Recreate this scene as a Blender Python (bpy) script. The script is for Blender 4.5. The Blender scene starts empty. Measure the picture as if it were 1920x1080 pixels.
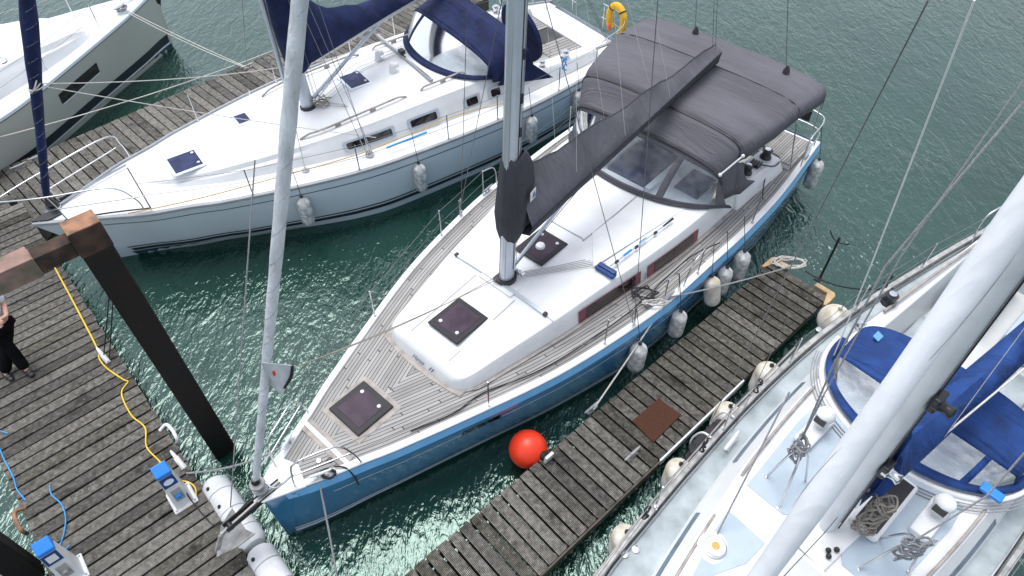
import bpy, bmesh, math, random
from mathutils import Vector, Matrix
random.seed(11)
scene = bpy.context.scene
R = math.radians
# ------------------------------------------------------------------ camera
CAM_H, PITCH, FPX = 9.85, R(48), 1280.0
cd = bpy.data.cameras.new("Camera"); cam = bpy.data.objects.new("Camera", cd)
scene.collection.objects.link(cam); scene.camera = cam
cam.location = (0, 0, CAM_H); cam.rotation_euler = (R(90) - PITCH, 0, 0)
cd.sensor_width = 36; cd.lens = 24.0; cd.clip_start = 0.1; cd.clip_end = 600
# ------------------------------------------------------------------ light
SUN_EL, SUN_AZ = R(74), R(122)        # azimuth counter-clockwise from +X
w = bpy.data.worlds.new("World"); scene.world = w; w.use_nodes = True
nt = w.node_tree; bg = nt.nodes["Background"]
sky = nt.nodes.new("ShaderNodeTexSky"); sky.sky_type = 'NISHITA'; sky.sun_disc = False
sky.sun_elevation = SUN_EL; sky.sun_rotation = R(90) - SUN_AZ
sky.dust_density = 2.0; sky.air_density = 1.0; sky.ozone_density = 1.0
hs = nt.nodes.new('ShaderNodeHueSaturation'); hs.inputs['Saturation'].default_value = 0.42   # thin bright overcast
nt.links.new(sky.outputs[0], hs.inputs['Color']); nt.links.new(hs.outputs[0], bg.inputs[0]); bg.inputs[1].default_value = 0.15
sl = bpy.data.lights.new("Sun", 'SUN'); sun = bpy.data.objects.new("Sun", sl)
scene.collection.objects.link(sun)
sl.energy = 1.15; sl.angle = R(36); sl.color = (1, 0.985, 0.965)
sd = Vector((math.cos(SUN_AZ) * math.cos(SUN_EL), math.sin(SUN_AZ) * math.cos(SUN_EL), math.sin(SUN_EL)))
sun.rotation_euler = sd.to_track_quat('Z', 'Y').to_euler()
vs = scene.view_settings
vs.view_transform = 'Standard'; vs.look = 'None'; vs.gamma = 1; vs.use_curve_mapping = False
vs.exposure = 0.9
# ------------------------------------------------------------------ helpers
def at(u, v, z):
    """where the sight line through photo position (u, v) meets height z"""
    x = (u - 960) / FPX; y = (v - 540) / FPX; s, c = math.sin(PITCH), math.cos(PITCH)
    d = (x, c - y * s, -s - y * c); t = (z - CAM_H) / d[2]
    return Vector((d[0] * t, d[1] * t, z))
class Frame:
    """a boat's own axes: x aft from the bow, y to starboard"""
    def __init__(s, o, a):
        s.o = o; s.a = R(a); s.c = math.cos(s.a); s.s = math.sin(s.a)
    def at(s, u, v, z): return s.loc(at(u, v, z))
    def loc(s, p):
        x = p[0] - s.o[0]; y = p[1] - s.o[1]
        return Vector((x * s.c + y * s.s, -x * s.s + y * s.c, p[2]))
    def w(s, p):
        return Vector((s.o[0] + p[0] * s.c - p[1] * s.s, s.o[1] + p[0] * s.s + p[1] * s.c, p[2]))
def lerp(tab, x):
    if x <= tab[0][0]: return tab[0][1]
    for (a, p), (b, q) in zip(tab, tab[1:]):
        if x <= b:
            return p + (q - p) * (x - a) / (b - a)
    return tab[-1][1]
def smooth_tab(tab, n=3):
    """Catmull-Rom resample of a table so outlines curve"""
    out = []
    for i in range(len(tab) - 1):
        p0 = tab[max(i - 1, 0)]; p1 = tab[i]; p2 = tab[i + 1]; p3 = tab[min(i + 2, len(tab) - 1)]
        for k in range(n):
            t = k / n
            m1 = (p2[1] - p0[1]) / max(p2[0] - p0[0], 1e-6); m2 = (p3[1] - p1[1]) / max(p3[0] - p1[0], 1e-6)
            h = p2[0] - p1[0]
            y = (2*t**3 - 3*t*t + 1) * p1[1] + (t**3 - 2*t*t + t) * h * m1 + (-2*t**3 + 3*t*t) * p2[1] + (t**3 - t*t) * h * m2
            out.append((p1[0] + h * t, y))
    out.append(tab[-1]); return out
def curve(pts, n=6):
    """smooth polyline through 3D points"""
    P = [Vector(p) for p in pts]; out = []
    for i in range(len(P) - 1):
        p0 = P[max(i - 1, 0)]; p1 = P[i]; p2 = P[i + 1]; p3 = P[min(i + 2, len(P) - 1)]
        for k in range(n):
            t = k / n
            out.append(0.5 * ((2 * p1) + (p2 - p0) * t + (2*p0 - 5*p1 + 4*p2 - p3) * t*t + (3*p1 - p0 - 3*p2 + p3) * t**3))
    out.append(P[-1]); return out
def sag(a, b, d, n=10):
    a = Vector(a); b = Vector(b)
    return [a.lerp(b, i / n) - Vector((0, 0, d * 4 * (i / n) * (1 - i / n))) for i in range(n + 1)]

class MB:
    def __init__(s): s.v = []; s.f = []; s.uv = {}
    def add(s, vs, fs):
        o = len(s.v); s.v += [tuple(p) for p in vs]; s.f += [tuple(i + o for i in f) for f in fs]; return s
    def box(s, c, d, M=None, taper=1.0):
        x, y, z = d[0] / 2, d[1] / 2, d[2] / 2
        vs = [Vector((sx * x * (taper if sz > 0 else 1), sy * y * (taper if sz > 0 else 1), sz * z)) for sz in (-1, 1) for sx, sy in ((-1, -1), (1, -1), (1, 1), (-1, 1))]
        if M is not None: vs = [M @ p for p in vs]
        vs = [p + Vector(c) for p in vs]
        return s.add(vs, [(0, 3, 2, 1), (4, 5, 6, 7), (0, 1, 5, 4), (1, 2, 6, 5), (2, 3, 7, 6), (3, 0, 4, 7)])
    def bb(s, x0, x1, y0, y1, z0, z1):
        return s.box(((x0 + x1) / 2, (y0 + y1) / 2, (z0 + z1) / 2), (abs(x1 - x0), abs(y1 - y0), abs(z1 - z0)))
    def beam(s, a, b, wd, h):
        a = Vector(a); b = Vector(b); d = b - a
        M = d.to_track_quat('X', 'Z').to_matrix()
        return s.box((a + b) / 2, (d.length, wd, h), M)
    def tube(s, pts, r, n=6, cap=True, flat=1.0):
        P = [Vector(p) for p in pts]; k = len(P); rings = []; up = Vector((0, 0, 1)); prev = None
        for i, p in enumerate(P):
            t = (P[min(i + 1, k - 1)] - P[max(i - 1, 0)])
            if t.length < 1e-9: t = Vector((0, 0, 1))
            t.normalize()
            if prev is None:
                ref = Vector((0, 0, 1)) if abs(t.z) < 0.95 else Vector((1, 0, 0))
                a = t.cross(ref).normalized()
            else:
                a = (prev - t * prev.dot(t))
                a = a.normalized() if a.length > 1e-6 else t.orthogonal().normalized()
            prev = a; b = t.cross(a)
            ri = r[i] if isinstance(r, (list, tuple)) else r
            rings.append([p + (a * math.cos(2*math.pi*j/n) + b * flat * math.sin(2*math.pi*j/n)) * ri for j in range(n)])
        vs = [q for g in rings for q in g]
        fs = [(i*n + j, i*n + (j+1) % n, (i+1)*n + (j+1) % n, (i+1)*n + j) for i in range(k-1) for j in range(n)]
        if cap: fs += [tuple(range(n))[::-1], tuple((k-1)*n + j for j in range(n))]
        return s.add(vs, fs)
    def lathe(s, prof, n=16, M=None, c=(0, 0, 0)):
        vs = []; fs = []; k = len(prof)
        for r, z in prof:
            for j in range(n):
                p = Vector((r * math.cos(2*math.pi*j/n), r * math.sin(2*math.pi*j/n), z))
                vs.append((M @ p if M is not None else p) + Vector(c))
        fs = [(i*n + j, i*n + (j+1) % n, (i+1)*n + (j+1) % n, (i+1)*n + j) for i in range(k-1) for j in range(n)]
        fs += [tuple(range(n))[::-1], tuple((k-1)*n + j for j in range(n))]
        return s.add(vs, fs)
    def cyl(s, a, b, r, n=12, r2=None):
        a = Vector(a); b = Vector(b); M = (b - a).to_track_quat('Z', 'Y').to_matrix()
        return s.lathe([(r, 0), (r if r2 is None else r2, (b - a).length)], n, M, a)
    def ball(s, c, r, n=12, sc=(1, 1, 1)):
        m = max(6, n * 2 // 3)
        prof = [(max(1e-4, math.sin(math.pi*i/m)) * r, -math.cos(math.pi*i/m) * r) for i in range(m + 1)]
        return s.lathe(prof, n, Matrix.Diagonal(sc), c)
    def grid(s, rows, close=False, uvs=None):
        k = len(rows[0]); vs = [p for g in rows for p in g]; o = len(s.v); fs = []
        for i in range(len(rows) - 1):
            for j in range(k if close else k - 1):
                fs.append((i*k + j, i*k + (j+1) % k, (i+1)*k + (j+1) % k, (i+1)*k + j))
        s.add(vs, fs)
        if uvs:
            for i, q in enumerate([p for g in uvs for p in g]): s.uv[o + i] = q
        return s
    def poly(s, pts, z0, z1):
        n = len(pts)
        vs = [(p[0], p[1], z0 + (p[2] if len(p) > 2 else 0)) for p in pts] + [(p[0], p[1], z1 + (p[2] if len(p) > 2 else 0)) for p in pts]
        return s.add(vs, [tuple(range(n))[::-1], tuple(range(n, 2*n))] + [(i, (i+1) % n, n + (i+1) % n, n + i) for i in range(n)])
    def build(s, name, mat, parent=None, smooth=None, bevel=0, thick=0, sub=0):
        used = sorted({i for f in s.f for i in f}); mp = {o_: i for i, o_ in enumerate(used)}
        me = bpy.data.meshes.new(name); me.from_pydata([tuple(s.v[i]) for i in used], [], [tuple(mp[i] for i in f) for f in s.f])
        s.uv = {mp[k]: q for k, q in s.uv.items() if k in mp}
        if s.uv:
            l = me.uv_layers.new(name="UVMap")
            for lp in me.loops: l.data[lp.index].uv = s.uv.get(lp.vertex_index, (0, 0))
        bm = bmesh.new(); bm.from_mesh(me); bmesh.ops.recalc_face_normals(bm, faces=bm.faces); bm.to_mesh(me); bm.free()
        if smooth:
            me.polygons.foreach_set('use_smooth', [True] * len(me.polygons)); me.set_sharp_from_angle(angle=R(smooth))
        me.materials.append(mat)
        o = bpy.data.objects.new(name, me); scene.collection.objects.link(o)
        if parent is not None: o.parent = parent
        if thick:
            m = o.modifiers.new('t', 'SOLIDIFY'); m.thickness = thick; m.offset = 0
        if bevel:
            m = o.modifiers.new('b', 'BEVEL'); m.width = bevel; m.segments = 2; m.limit_method = 'ANGLE'
        if sub:
            m = o.modifiers.new('s', 'SUBSURF'); m.levels = sub; m.render_levels = sub
        return o
def tag(o, label=None, cat=None, group=None, kind=None):
    if label: o['label'] = label
    if cat: o['category'] = cat
    if group: o['group'] = group
    if kind: o['kind'] = kind
    return o
def thing(name, label, cat, loc=(0, 0, 0), rz=0, group=None):
    o = bpy.data.objects.new(name, None); scene.collection.objects.link(o)
    o.empty_display_size = 0.2; o.location = loc; o.rotation_euler = (0, 0, rz)
    return tag(o, label, cat, group)
# ------------------------------------------------------------------ materials
def mat(name, col, rough=0.5, metal=0.0, var=0.08, scale=4.0, bump=0.0, bscale=40.0, coat=0.0, spec=0.5, stretch=None, var2=None):
    m = bpy.data.materials.new(name); m.use_nodes = True; n = m.node_tree; b = n.nodes['Principled BSDF']
    b.inputs['Roughness'].default_value = rough; b.inputs['Metallic'].default_value = metal
    b.inputs['Coat Weight'].default_value = coat; b.inputs['Specular IOR Level'].default_value = spec
    tc = n.nodes.new('ShaderNodeTexCoord'); src = tc.outputs['Object']
    if stretch:
        mp = n.nodes.new('ShaderNodeMapping'); mp.inputs['Scale'].default_value = stretch
        n.links.new(src, mp.inputs[0]); src = mp.outputs[0]
    no = n.nodes.new('ShaderNodeTexNoise'); no.inputs['Scale'].default_value = scale; no.inputs['Detail'].default_value = 5
    n.links.new(src, no.inputs['Vector'])
    cr = n.nodes.new('ShaderNodeValToRGB')
    lo = [c * (1 - var) for c in col]; hi = [min(1, c * (1 + var)) for c in col]
    if var2: lo = list(var2)
    cr.color_ramp.elements[0].color = (*lo, 1); cr.color_ramp.elements[1].color = (*hi, 1)
    cr.color_ramp.elements[0].position = 0.32; cr.color_ramp.elements[1].position = 0.62
    n.links.new(no.outputs['Fac'], cr.inputs[0]); n.links.new(cr.outputs[0], b.inputs['Base Color'])
    if bump:
        n2 = n.nodes.new('ShaderNodeTexNoise'); n2.inputs['Scale'].default_value = bscale; n2.inputs['Detail'].default_value = 4
        n.links.new(src, n2.inputs['Vector'])
        bp = n.nodes.new('ShaderNodeBump'); bp.inputs['Strength'].default_value = 0.6; bp.inputs['Distance'].default_value = bump
        n.links.new(n2.outputs['Fac'], bp.inputs['Height']); n.links.new(bp.outputs[0], b.inputs['Normal'])
    return m
def node(n, t, **kw):
    x = n.nodes.new(t)
    for k, v in kw.items(): setattr(x, k, v)
    return x
def math_node(n, op, a, b=None, c=None):
    x = n.nodes.new('ShaderNodeMath'); x.operation = op
    for i, q in enumerate((a, b, c)):
        if q is None: continue
        if isinstance(q, (int, float)): x.inputs[i].default_value = q
        else: n.links.new(q, x.inputs[i])
    return x.outputs[0]
def mix_col(n, fac, a, b, mode='MIX'):
    x = n.nodes.new('ShaderNodeMix'); x.data_type = 'RGBA'; x.blend_type = mode
    for sock, q in ((x.inputs['Factor'], fac), (x.inputs[6], a), (x.inputs[7], b)):
        if hasattr(q, 'is_output'): n.links.new(q, sock)
        elif isinstance(q, (int, float)): sock.default_value = q
        else: sock.default_value = (*q, 1)
    return x.outputs[2]
def ramp(n, fac, stops):
    x = n.nodes.new('ShaderNodeValToRGB'); n.links.new(fac, x.inputs[0]); e = x.color_ramp.elements
    while len(e) < len(stops): e.new(0.5)
    for el, (p, c) in zip(e, stops): el.position = p; el.color = (*c, 1) if len(c) == 3 else c
    return x.outputs[0]
M = {}
def water_mat():
    m = bpy.data.materials.new('water'); m.use_nodes = True; n = m.node_tree; b = n.nodes['Principled BSDF']
    ge = n.nodes.new('ShaderNodeNewGeometry')
    def noise(scale, stretch, rot, detail=3, dist=0.0):
        mp = n.nodes.new('ShaderNodeMapping'); mp.inputs['Scale'].default_value = stretch; mp.inputs['Rotation'].default_value = (0, 0, R(rot))
        n.links.new(ge.outputs['Position'], mp.inputs[0])
        t = n.nodes.new('ShaderNodeTexNoise'); t.inputs['Scale'].default_value = scale; t.inputs['Detail'].default_value = detail
        t.inputs['Distortion'].default_value = dist; t.inputs['Roughness'].default_value = 0.55
        n.links.new(mp.outputs[0], t.inputs['Vector']); return t.outputs['Fac']
    a = noise(3.4, (1.0, 0.42, 1), 24, 2, 0.9); c = noise(9.0, (1.0, 0.5, 1), -12, 2, 0.8); big = noise(0.22, (1, 1, 1), 0, 2)
    h = math_node(n, 'ADD', math_node(n, 'MULTIPLY', a, 1.0), math_node(n, 'MULTIPLY', c, 0.5))
    h = math_node(n, 'ADD', h, math_node(n, 'MULTIPLY', noise(20.0, (1.0, 0.6, 1), 15, 2, 0.5), 0.2))
    amp = ramp(n, big, [(0.34, (0.42, 0.42, 0.42)), (0.62, (1, 1, 1))])
    h = math_node(n, 'MULTIPLY', h, amp)
    bp = n.nodes.new('ShaderNodeBump'); bp.inputs['Strength'].default_value = 1.0; bp.inputs['Distance'].default_value = 0.056
    n.links.new(h, bp.inputs['Height']); n.links.new(bp.outputs[0], b.inputs['Normal'])
    cl = ramp(n, noise(0.25, (1, 1, 1), 10, 4), [(0.3, (0.004, 0.022, 0.014)), (0.7, (0.008, 0.038, 0.026))])
    n.links.new(cl, b.inputs['Base Color'])
    b.inputs['Roughness'].default_value = 0.09; b.inputs['Specular Tint'].default_value = (0.74, 1.0, 0.92, 1); b.inputs['IOR'].default_value = 1.8; b.inputs['Specular IOR Level'].default_value = 0.5
    return m
M['water'] = water_mat()
def plank_mat(name, base, dark, light, groove=8.0):
    """ribbed weathered boards: grooves along the board's own length"""
    m = bpy.data.materials.new(name); m.use_nodes = True; n = m.node_tree; b = n.nodes['Principled BSDF']
    tc = n.nodes.new('ShaderNodeTexCoord'); oi = n.nodes.new('ShaderNodeObjectInfo'); ge = n.nodes.new('ShaderNodeNewGeometry')
    sp = n.nodes.new('ShaderNodeSeparateXYZ'); n.links.new(tc.outputs['Object'], sp.inputs[0])
    g = math_node(n, 'SINE', math_node(n, 'MULTIPLY', sp.outputs['Y'], 2 * math.pi * groove / 0.17))
    g01 = math_node(n, 'MULTIPLY_ADD', g, 0.5, 0.5)
    def noise(src, scale, detail=5, st=None):
        if st:
            mp = n.nodes.new('ShaderNodeMapping'); mp.inputs['Scale'].default_value = st; n.links.new(src, mp.inputs[0]); src = mp.outputs[0]
        t = n.nodes.new('ShaderNodeTexNoise'); t.inputs['Scale'].default_value = scale; t.inputs['Detail'].default_value = detail
        t.inputs['Roughness'].default_value = 0.65; n.links.new(src, t.inputs['Vector']); return t.outputs['Fac']
    pos = ge.outputs['Position']
    stain = noise(pos, 2.1, 5); grain = noise(pos, 14.0, 6); fleck = noise(pos, 38.0, 2)
    col = ramp(n, grain, [(0.3, dark), (0.52, base), (0.75, light)])
    rnd = math_node(n, 'MULTIPLY_ADD', oi.outputs['Random'], 0.62, 0.55)
    col = mix_col(n, 1.0, col, ramp(n, rnd, [(0.0, (0, 0, 0)), (1.0, (1, 1, 1))]), 'MULTIPLY')
    col = mix_col(n, ramp(n, stain, [(0.56, (0, 0, 0)), (0.68, (0.75, 0.75, 0.75))]), col, [c * 0.4 for c in dark])
    col = mix_col(n, ramp(n, fleck, [(0.63, (0, 0, 0)), (0.72, (0.8, 0.8, 0.8))]), col, (0.55, 0.55, 0.5))
    gfac = math_node(n, 'MULTIPLY_ADD', g01, 1.0, 0.10)
    col = mix_col(n, 1.0, col, ramp(n, gfac, [(0.0, (0, 0, 0)), (1.0, (1, 1, 1))]), 'MULTIPLY')
    n.links.new(col, b.inputs['Base Color']); b.inputs['Roughness'].default_value = 0.85; b.inputs['Specular IOR Level'].default_value = 0.25
    bp = n.nodes.new('ShaderNodeBump'); bp.inputs['Strength'].default_value = 0.7; bp.inputs['Distance'].default_value = 0.006
    n.links.new(math_node(n, 'ADD', g01, math_node(n, 'MULTIPLY', grain, 0.6)), bp.inputs['Height']); n.links.new(bp.outputs[0], b.inputs['Normal'])
    return m
M['plank'] = plank_mat('plank_wood', (0.23, 0.215, 0.19), (0.085, 0.078, 0.066), (0.45, 0.43, 0.39))
M['plank2'] = plank_mat('plank_wood_green', (0.17, 0.158, 0.13), (0.062, 0.057, 0.045), (0.34, 0.32, 0.28))
M['plank3'] = plank_mat('plank_wood_pale', (0.33, 0.31, 0.275), (0.16, 0.15, 0.13), (0.52, 0.50, 0.46))
def teak_mat():
    m = bpy.data.materials.new('teak'); m.use_nodes = True; n = m.node_tree; b = n.nodes['Principled BSDF']
    uv = n.nodes.new('ShaderNodeUVMap'); uv.uv_map = 'UVMap'; sp = n.nodes.new('ShaderNodeSeparateXYZ'); n.links.new(uv.outputs[0], sp.inputs[0])
    q = math_node(n, 'DIVIDE', sp.outputs['X'], 0.058); fr = math_node(n, 'FRACT', q); idx = math_node(n, 'FLOOR', q)
    seam = math_node(n, 'LESS_THAN', fr, 0.17)
    wn = n.nodes.new('ShaderNodeTexWhiteNoise'); wn.noise_dimensions = '1D'; n.links.new(idx, wn.inputs['W'])
    off = math_node(n, 'ADD', math_node(n, 'DIVIDE', sp.outputs['Y'], 1.9), math_node(n, 'MULTIPLY', wn.outputs['Value'], 5))
    seam2 = math_node(n, 'LESS_THAN', math_node(n, 'FRACT', off), 0.008)
    wn2 = n.nodes.new('ShaderNodeTexWhiteNoise'); wn2.noise_dimensions = '2D'; cb = n.nodes.new('ShaderNodeCombineXYZ')
    n.links.new(idx, cb.inputs[0]); n.links.new(math_node(n, 'FLOOR', off), cb.inputs[1]); n.links.new(cb.outputs[0], wn2.inputs['Vector'])
    tc = n.nodes.new('ShaderNodeTexCoord'); no = n.nodes.new('ShaderNodeTexNoise'); no.inputs['Scale'].default_value = 2.2; no.inputs['Detail'].default_value = 6
    n.links.new(tc.outputs['Object'], no.inputs['Vector'])
    col = ramp(n, math_node(n, 'MULTIPLY_ADD', wn2.outputs['Value'], 0.5, math_node(n, 'MULTIPLY', no.outputs['Fac'], 0.55)), [(0.15, (0.235, 0.228, 0.218)), (0.85, (0.40, 0.39, 0.375))])
    col = mix_col(n, math_node(n, 'MAXIMUM', seam, seam2), col, (0.035, 0.033, 0.032))
    n.links.new(col, b.inputs['Base Color']); b.inputs['Roughness'].default_value = 0.75; b.inputs['Specular IOR Level'].default_value = 0.3
    return m
M['teak'] = teak_mat()
def glass_mat(name, tint, alpha, rough=0.05):
    m = bpy.data.materials.new(name); m.use_nodes = True; n = m.node_tree; n.nodes.remove(n.nodes['Principled BSDF'])
    out = n.nodes['Material Output']; tr = n.nodes.new('ShaderNodeBsdfTransparent'); tr.inputs[0].default_value = (*tint, 1)
    gl = n.nodes.new('ShaderNodeBsdfGlossy'); gl.inputs['Roughness'].default_value = rough
    df = n.nodes.new('ShaderNodeBsdfDiffuse'); df.inputs[0].default_value = (0.75, 0.78, 0.8, 1)
    no = n.nodes.new('ShaderNodeTexNoise'); no.inputs['Scale'].default_value = 5; no.inputs['Detail'].default_value = 6
    m0 = n.nodes.new('ShaderNodeMixShader'); n.links.new(ramp(n, no.outputs['Fac'], [(0.35, (alpha*0.5,)*3), (0.75, (alpha*1.6,)*3)]), m0.inputs[0])
    n.links.new(tr.outputs[0], m0.inputs[1]); n.links.new(df.outputs[0], m0.inputs[2])
    lw = n.nodes.new('ShaderNodeFresnel'); lw.inputs['IOR'].default_value = 1.45
    mx = n.nodes.new('ShaderNodeMixShader'); n.links.new(lw.outputs[0], mx.inputs[0])
    n.links.new(m0.outputs[0], mx.inputs[1]); n.links.new(gl.outputs[0], mx.inputs[2]); n.links.new(mx.outputs[0], out.inputs[0])
    return m
M['vinyl'] = glass_mat('clear_vinyl', (0.85, 0.9, 0.95), 0.10, 0.08)
M['vinyl_dirty'] = glass_mat('hazy_vinyl', (0.8, 0.86, 0.9), 0.3, 0.12)
M['gel'] = mat('white_gelcoat', (0.71, 0.72, 0.725), 0.35, var=0.035, scale=2.2, var2=(0.66, 0.665, 0.66))
M['gel2'] = mat('cream_gelcoat', (0.56, 0.57, 0.56), 0.3, var=0.03, scale=3)
M['hull_blue'] = mat('blue_hull_paint', (0.04, 0.175, 0.33), 0.16, var=0.06, scale=0.8, coat=0.6)
M['chamfer_blue'] = mat('skylit_chamfer_and_patch', (0.14, 0.37, 0.62), 0.2, var=0.05, coat=0.4)  # hull blue lightened for skylight on the chamfer; also a canvas patch
M['hull_white'] = mat('white_hull_paint', (0.66, 0.73, 0.78), 0.2, var=0.03, scale=0.7, coat=0.5)
M['hull_grey'] = mat('greige_hull_paint', (0.43, 0.45, 0.41), 0.22, var=0.04, scale=0.7, coat=0.4)
M['stripe_white'] = mat('stripe_white', (0.7, 0.76, 0.82), 0.3, var=0.04)
M['stripe_dark'] = mat('stripe_dark', (0.012, 0.02, 0.028), 0.3, var=0.1)
M['antifoul'] = mat('antifouling', (0.02, 0.055, 0.08), 0.7, var=0.3, scale=3)
M['greyrail'] = mat('grey_toe_rail', (0.30, 0.315, 0.33), 0.45, var=0.08, scale=5)
M['steel'] = mat('stainless', (0.62, 0.63, 0.65), 0.22, 1.0, var=0.08)
M['sparwhite'] = mat('painted_spar', (0.60, 0.62, 0.64), 0.4, var=0.08, scale=3)
M['alloy'] = mat('mast_alloy', (0.55, 0.60, 0.65), 0.38, 0.6, var=0.05, scale=2)
M['wire'] = mat('wire_rope', (0.20, 0.20, 0.20), 0.45, 0.7, var=0.15)
M['white_wire'] = mat('coated_wire', (0.7, 0.7, 0.68), 0.5, var=0.06)
M['black'] = mat('black_plastic', (0.016, 0.016, 0.018), 0.4, var=0.2)
M['blackrope'] = mat('black_rope', (0.02, 0.02, 0.024), 0.85, var=0.3, scale=60)
M['rope'] = mat('white_rope', (0.55, 0.53, 0.49), 0.85, var=0.25, scale=70, bump=0.002, bscale=150)
M['oldrope'] = mat('weathered_rope', (0.26, 0.235, 0.20), 0.9, var=0.4, scale=60, bump=0.002, bscale=150)
M['greyrope'] = mat('grey_rope', (0.25, 0.25, 0.26), 0.9, var=0.35, scale=80)
M['yellowrope'] = mat('tan_rope', (0.5, 0.33, 0.1), 0.8, var=0.2, scale=60)
M['bluerope'] = mat('blue_rope', (0.05, 0.3, 0.62), 0.8, var=0.2, scale=60)
M['yellow'] = mat('yellow_cable', (0.75, 0.5, 0.03), 0.5, var=0.1)
M['canvas'] = mat('grey_canvas', (0.112, 0.110, 0.125), 0.85, var=0.14, scale=1.5, bump=0.035, bscale=3.2, stretch=(1.6, 0.35, 0.8), spec=0.25)
def add_wrinkles(m, dist, rot, sc=(9, 1.0, 1.4)):
    """drawn folds in stretched cloth on top of the soft unevenness"""
    n = m.node_tree; tc = n.nodes.new('ShaderNodeTexCoord'); mp = n.nodes.new('ShaderNodeMapping')
    mp.inputs['Scale'].default_value = sc; mp.inputs['Rotation'].default_value = (0, 0, R(rot)); n.links.new(tc.outputs['Object'], mp.inputs[0])
    t = n.nodes.new('ShaderNodeTexNoise'); t.inputs['Scale'].default_value = 1.0; t.inputs['Detail'].default_value = 3; t.inputs['Distortion'].default_value = 0.7
    n.links.new(mp.outputs[0], t.inputs['Vector'])
    sh = ramp(n, t.outputs['Fac'], [(0.40, (0, 0, 0)), (0.52, (1, 1, 1)), (0.60, (0.2, 0.2, 0.2)), (0.75, (0.7, 0.7, 0.7))])
    bp = n.nodes.new('ShaderNodeBump'); bp.inputs['Strength'].default_value = 0.55; bp.inputs['Distance'].default_value = dist
    n.links.new(sh, bp.inputs['Height']); b = n.nodes['Principled BSDF']
    if b.inputs['Normal'].links: n.links.new(b.inputs['Normal'].links[0].from_socket, bp.inputs['Normal'])
    n.links.new(bp.outputs[0], b.inputs['Normal'])
add_wrinkles(M['canvas'], 0.016, 18, (6, 0.8, 1.4))
M['canvas_dk'] = mat('dark_canvas_and_shade', (0.055, 0.054, 0.064), 0.85, var=0.12, scale=3, bump=0.006, bscale=9, spec=0.25)  # dark cloth trim; also stands for shade on the boom cover wall
M['navy'] = mat('navy_canvas', (0.010, 0.017, 0.062), 0.8, var=0.3, scale=3, bump=0.01, bscale=6, spec=0.25)
M['royal'] = mat('royal_blue_canvas', (0.011, 0.042, 0.165), 0.75, var=0.3, scale=3, bump=0.008, bscale=6, spec=0.3)
add_wrinkles(M['navy'], 0.02, 30, (4, 1.2, 1.5)); add_wrinkles(M['royal'], 0.025, 30, (5, 1.2, 2)); add_wrinkles(M['canvas_dk'], 0.025, 0, (6, 6, 0.8))
M['furl'] = mat('furled_sail_grey', (0.50, 0.53, 0.55), 0.75, var=0.16, scale=3, bump=0.01, bscale=8, stretch=(3, 3, 0.6))
M['furlwhite'] = mat('furled_sail_white', (0.74, 0.76, 0.79), 0.75, var=0.06, scale=2.5, bump=0.02, bscale=4, stretch=(1.6, 1.6, 0.5))
add_wrinkles(M['furlwhite'], 0.006, 0, (3, 3, 0.6)); add_wrinkles(M['furl'], 0.008, 0, (8, 8, 1.4))
M['hatchglass'] = mat('smoked_acrylic', (0.05, 0.034, 0.05), 0.3, var=0.4, scale=2.5, spec=0.12)
M['hatchframe'] = mat('hatch_frame_dark', (0.026, 0.025, 0.028), 0.5, var=0.1, spec=0.25)
M['hatchblue'] = mat('blue_acrylic', (0.028, 0.036, 0.09), 0.35, var=0.3, scale=5, spec=0.15)
M['slot'] = mat('slot_window', (0.13, 0.17, 0.21), 0.3, var=0.2, scale=4)
M['rustdark'] = mat('dark_rusty_steel', (0.055, 0.03, 0.018), 0.85, var=0.4, scale=5, bump=0.01, bscale=20, var2=(0.018, 0.012, 0.010))
M['pane'] = mat('dark_pane', (0.012, 0.008, 0.009), 0.06, var=0.4, coat=0.4)
M['maroon'] = mat('window_maroon_reflection', (0.16, 0.035, 0.055), 0.15, var=0.2)  # reflection at the window ends, painted as maroon
M['fender'] = mat('fender_vinyl', (0.62, 0.63, 0.62), 0.5, var=0.14, scale=9, var2=(0.27, 0.27, 0.25))
M['fender_old'] = mat('stained_fender_vinyl', (0.70, 0.69, 0.64), 0.5, var=0.1, scale=5, var2=(0.5, 0.44, 0.33))
M['red'] = mat('orange_red_vinyl', (0.80, 0.045, 0.012), 0.4, var=0.1, scale=3)
M['rust'] = mat('rusty_steel', (0.25, 0.13, 0.075), 0.9, var=0.4, scale=6, bump=0.01, bscale=20, var2=(0.11, 0.07, 0.05))
M['rustpink'] = mat('pink_primer_steel', (0.27, 0.155, 0.135), 0.85, var=0.3, scale=3.5, bump=0.006, var2=(0.12, 0.11, 0.075))
M['tar'] = mat('tarred_steel', (0.007, 0.006, 0.006), 0.6, var=0.5, scale=4, bump=0.01, bscale=12, spec=0.3, var2=(0.016, 0.010, 0.007))
M['coir'] = mat('coir', (0.058, 0.021, 0.010), 0.95, var=0.45, scale=55, bump=0.01, bscale=120)
M['newwood'] = mat('fresh_timber', (0.52, 0.36, 0.19), 0.7, var=0.15, scale=8)
M['darkwood'] = mat('wet_timber', (0.075, 0.065, 0.05), 0.8, var=0.35, scale=5)
M['pedblue'] = mat('pedestal_blue', (0.02, 0.22, 0.68), 0.35, var=0.06)
M['peddark'] = mat('pedestal_navy', (0.015, 0.05, 0.17), 0.35, var=0.06)
M['pedwhite'] = mat('pedestal_white', (0.66, 0.67, 0.67), 0.4, var=0.08, scale=6)
M['steeldeck'] = mat('grey_deck_paint', (0.38, 0.43, 0.45), 0.55, var=0.15, scale=2.6, var2=(0.25, 0.29, 0.30))
M['nonskid'] = mat('pale_blue_nonskid', (0.40, 0.475, 0.54), 0.75, var=0.07, scale=3, bump=0.003, bscale=160)
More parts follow.
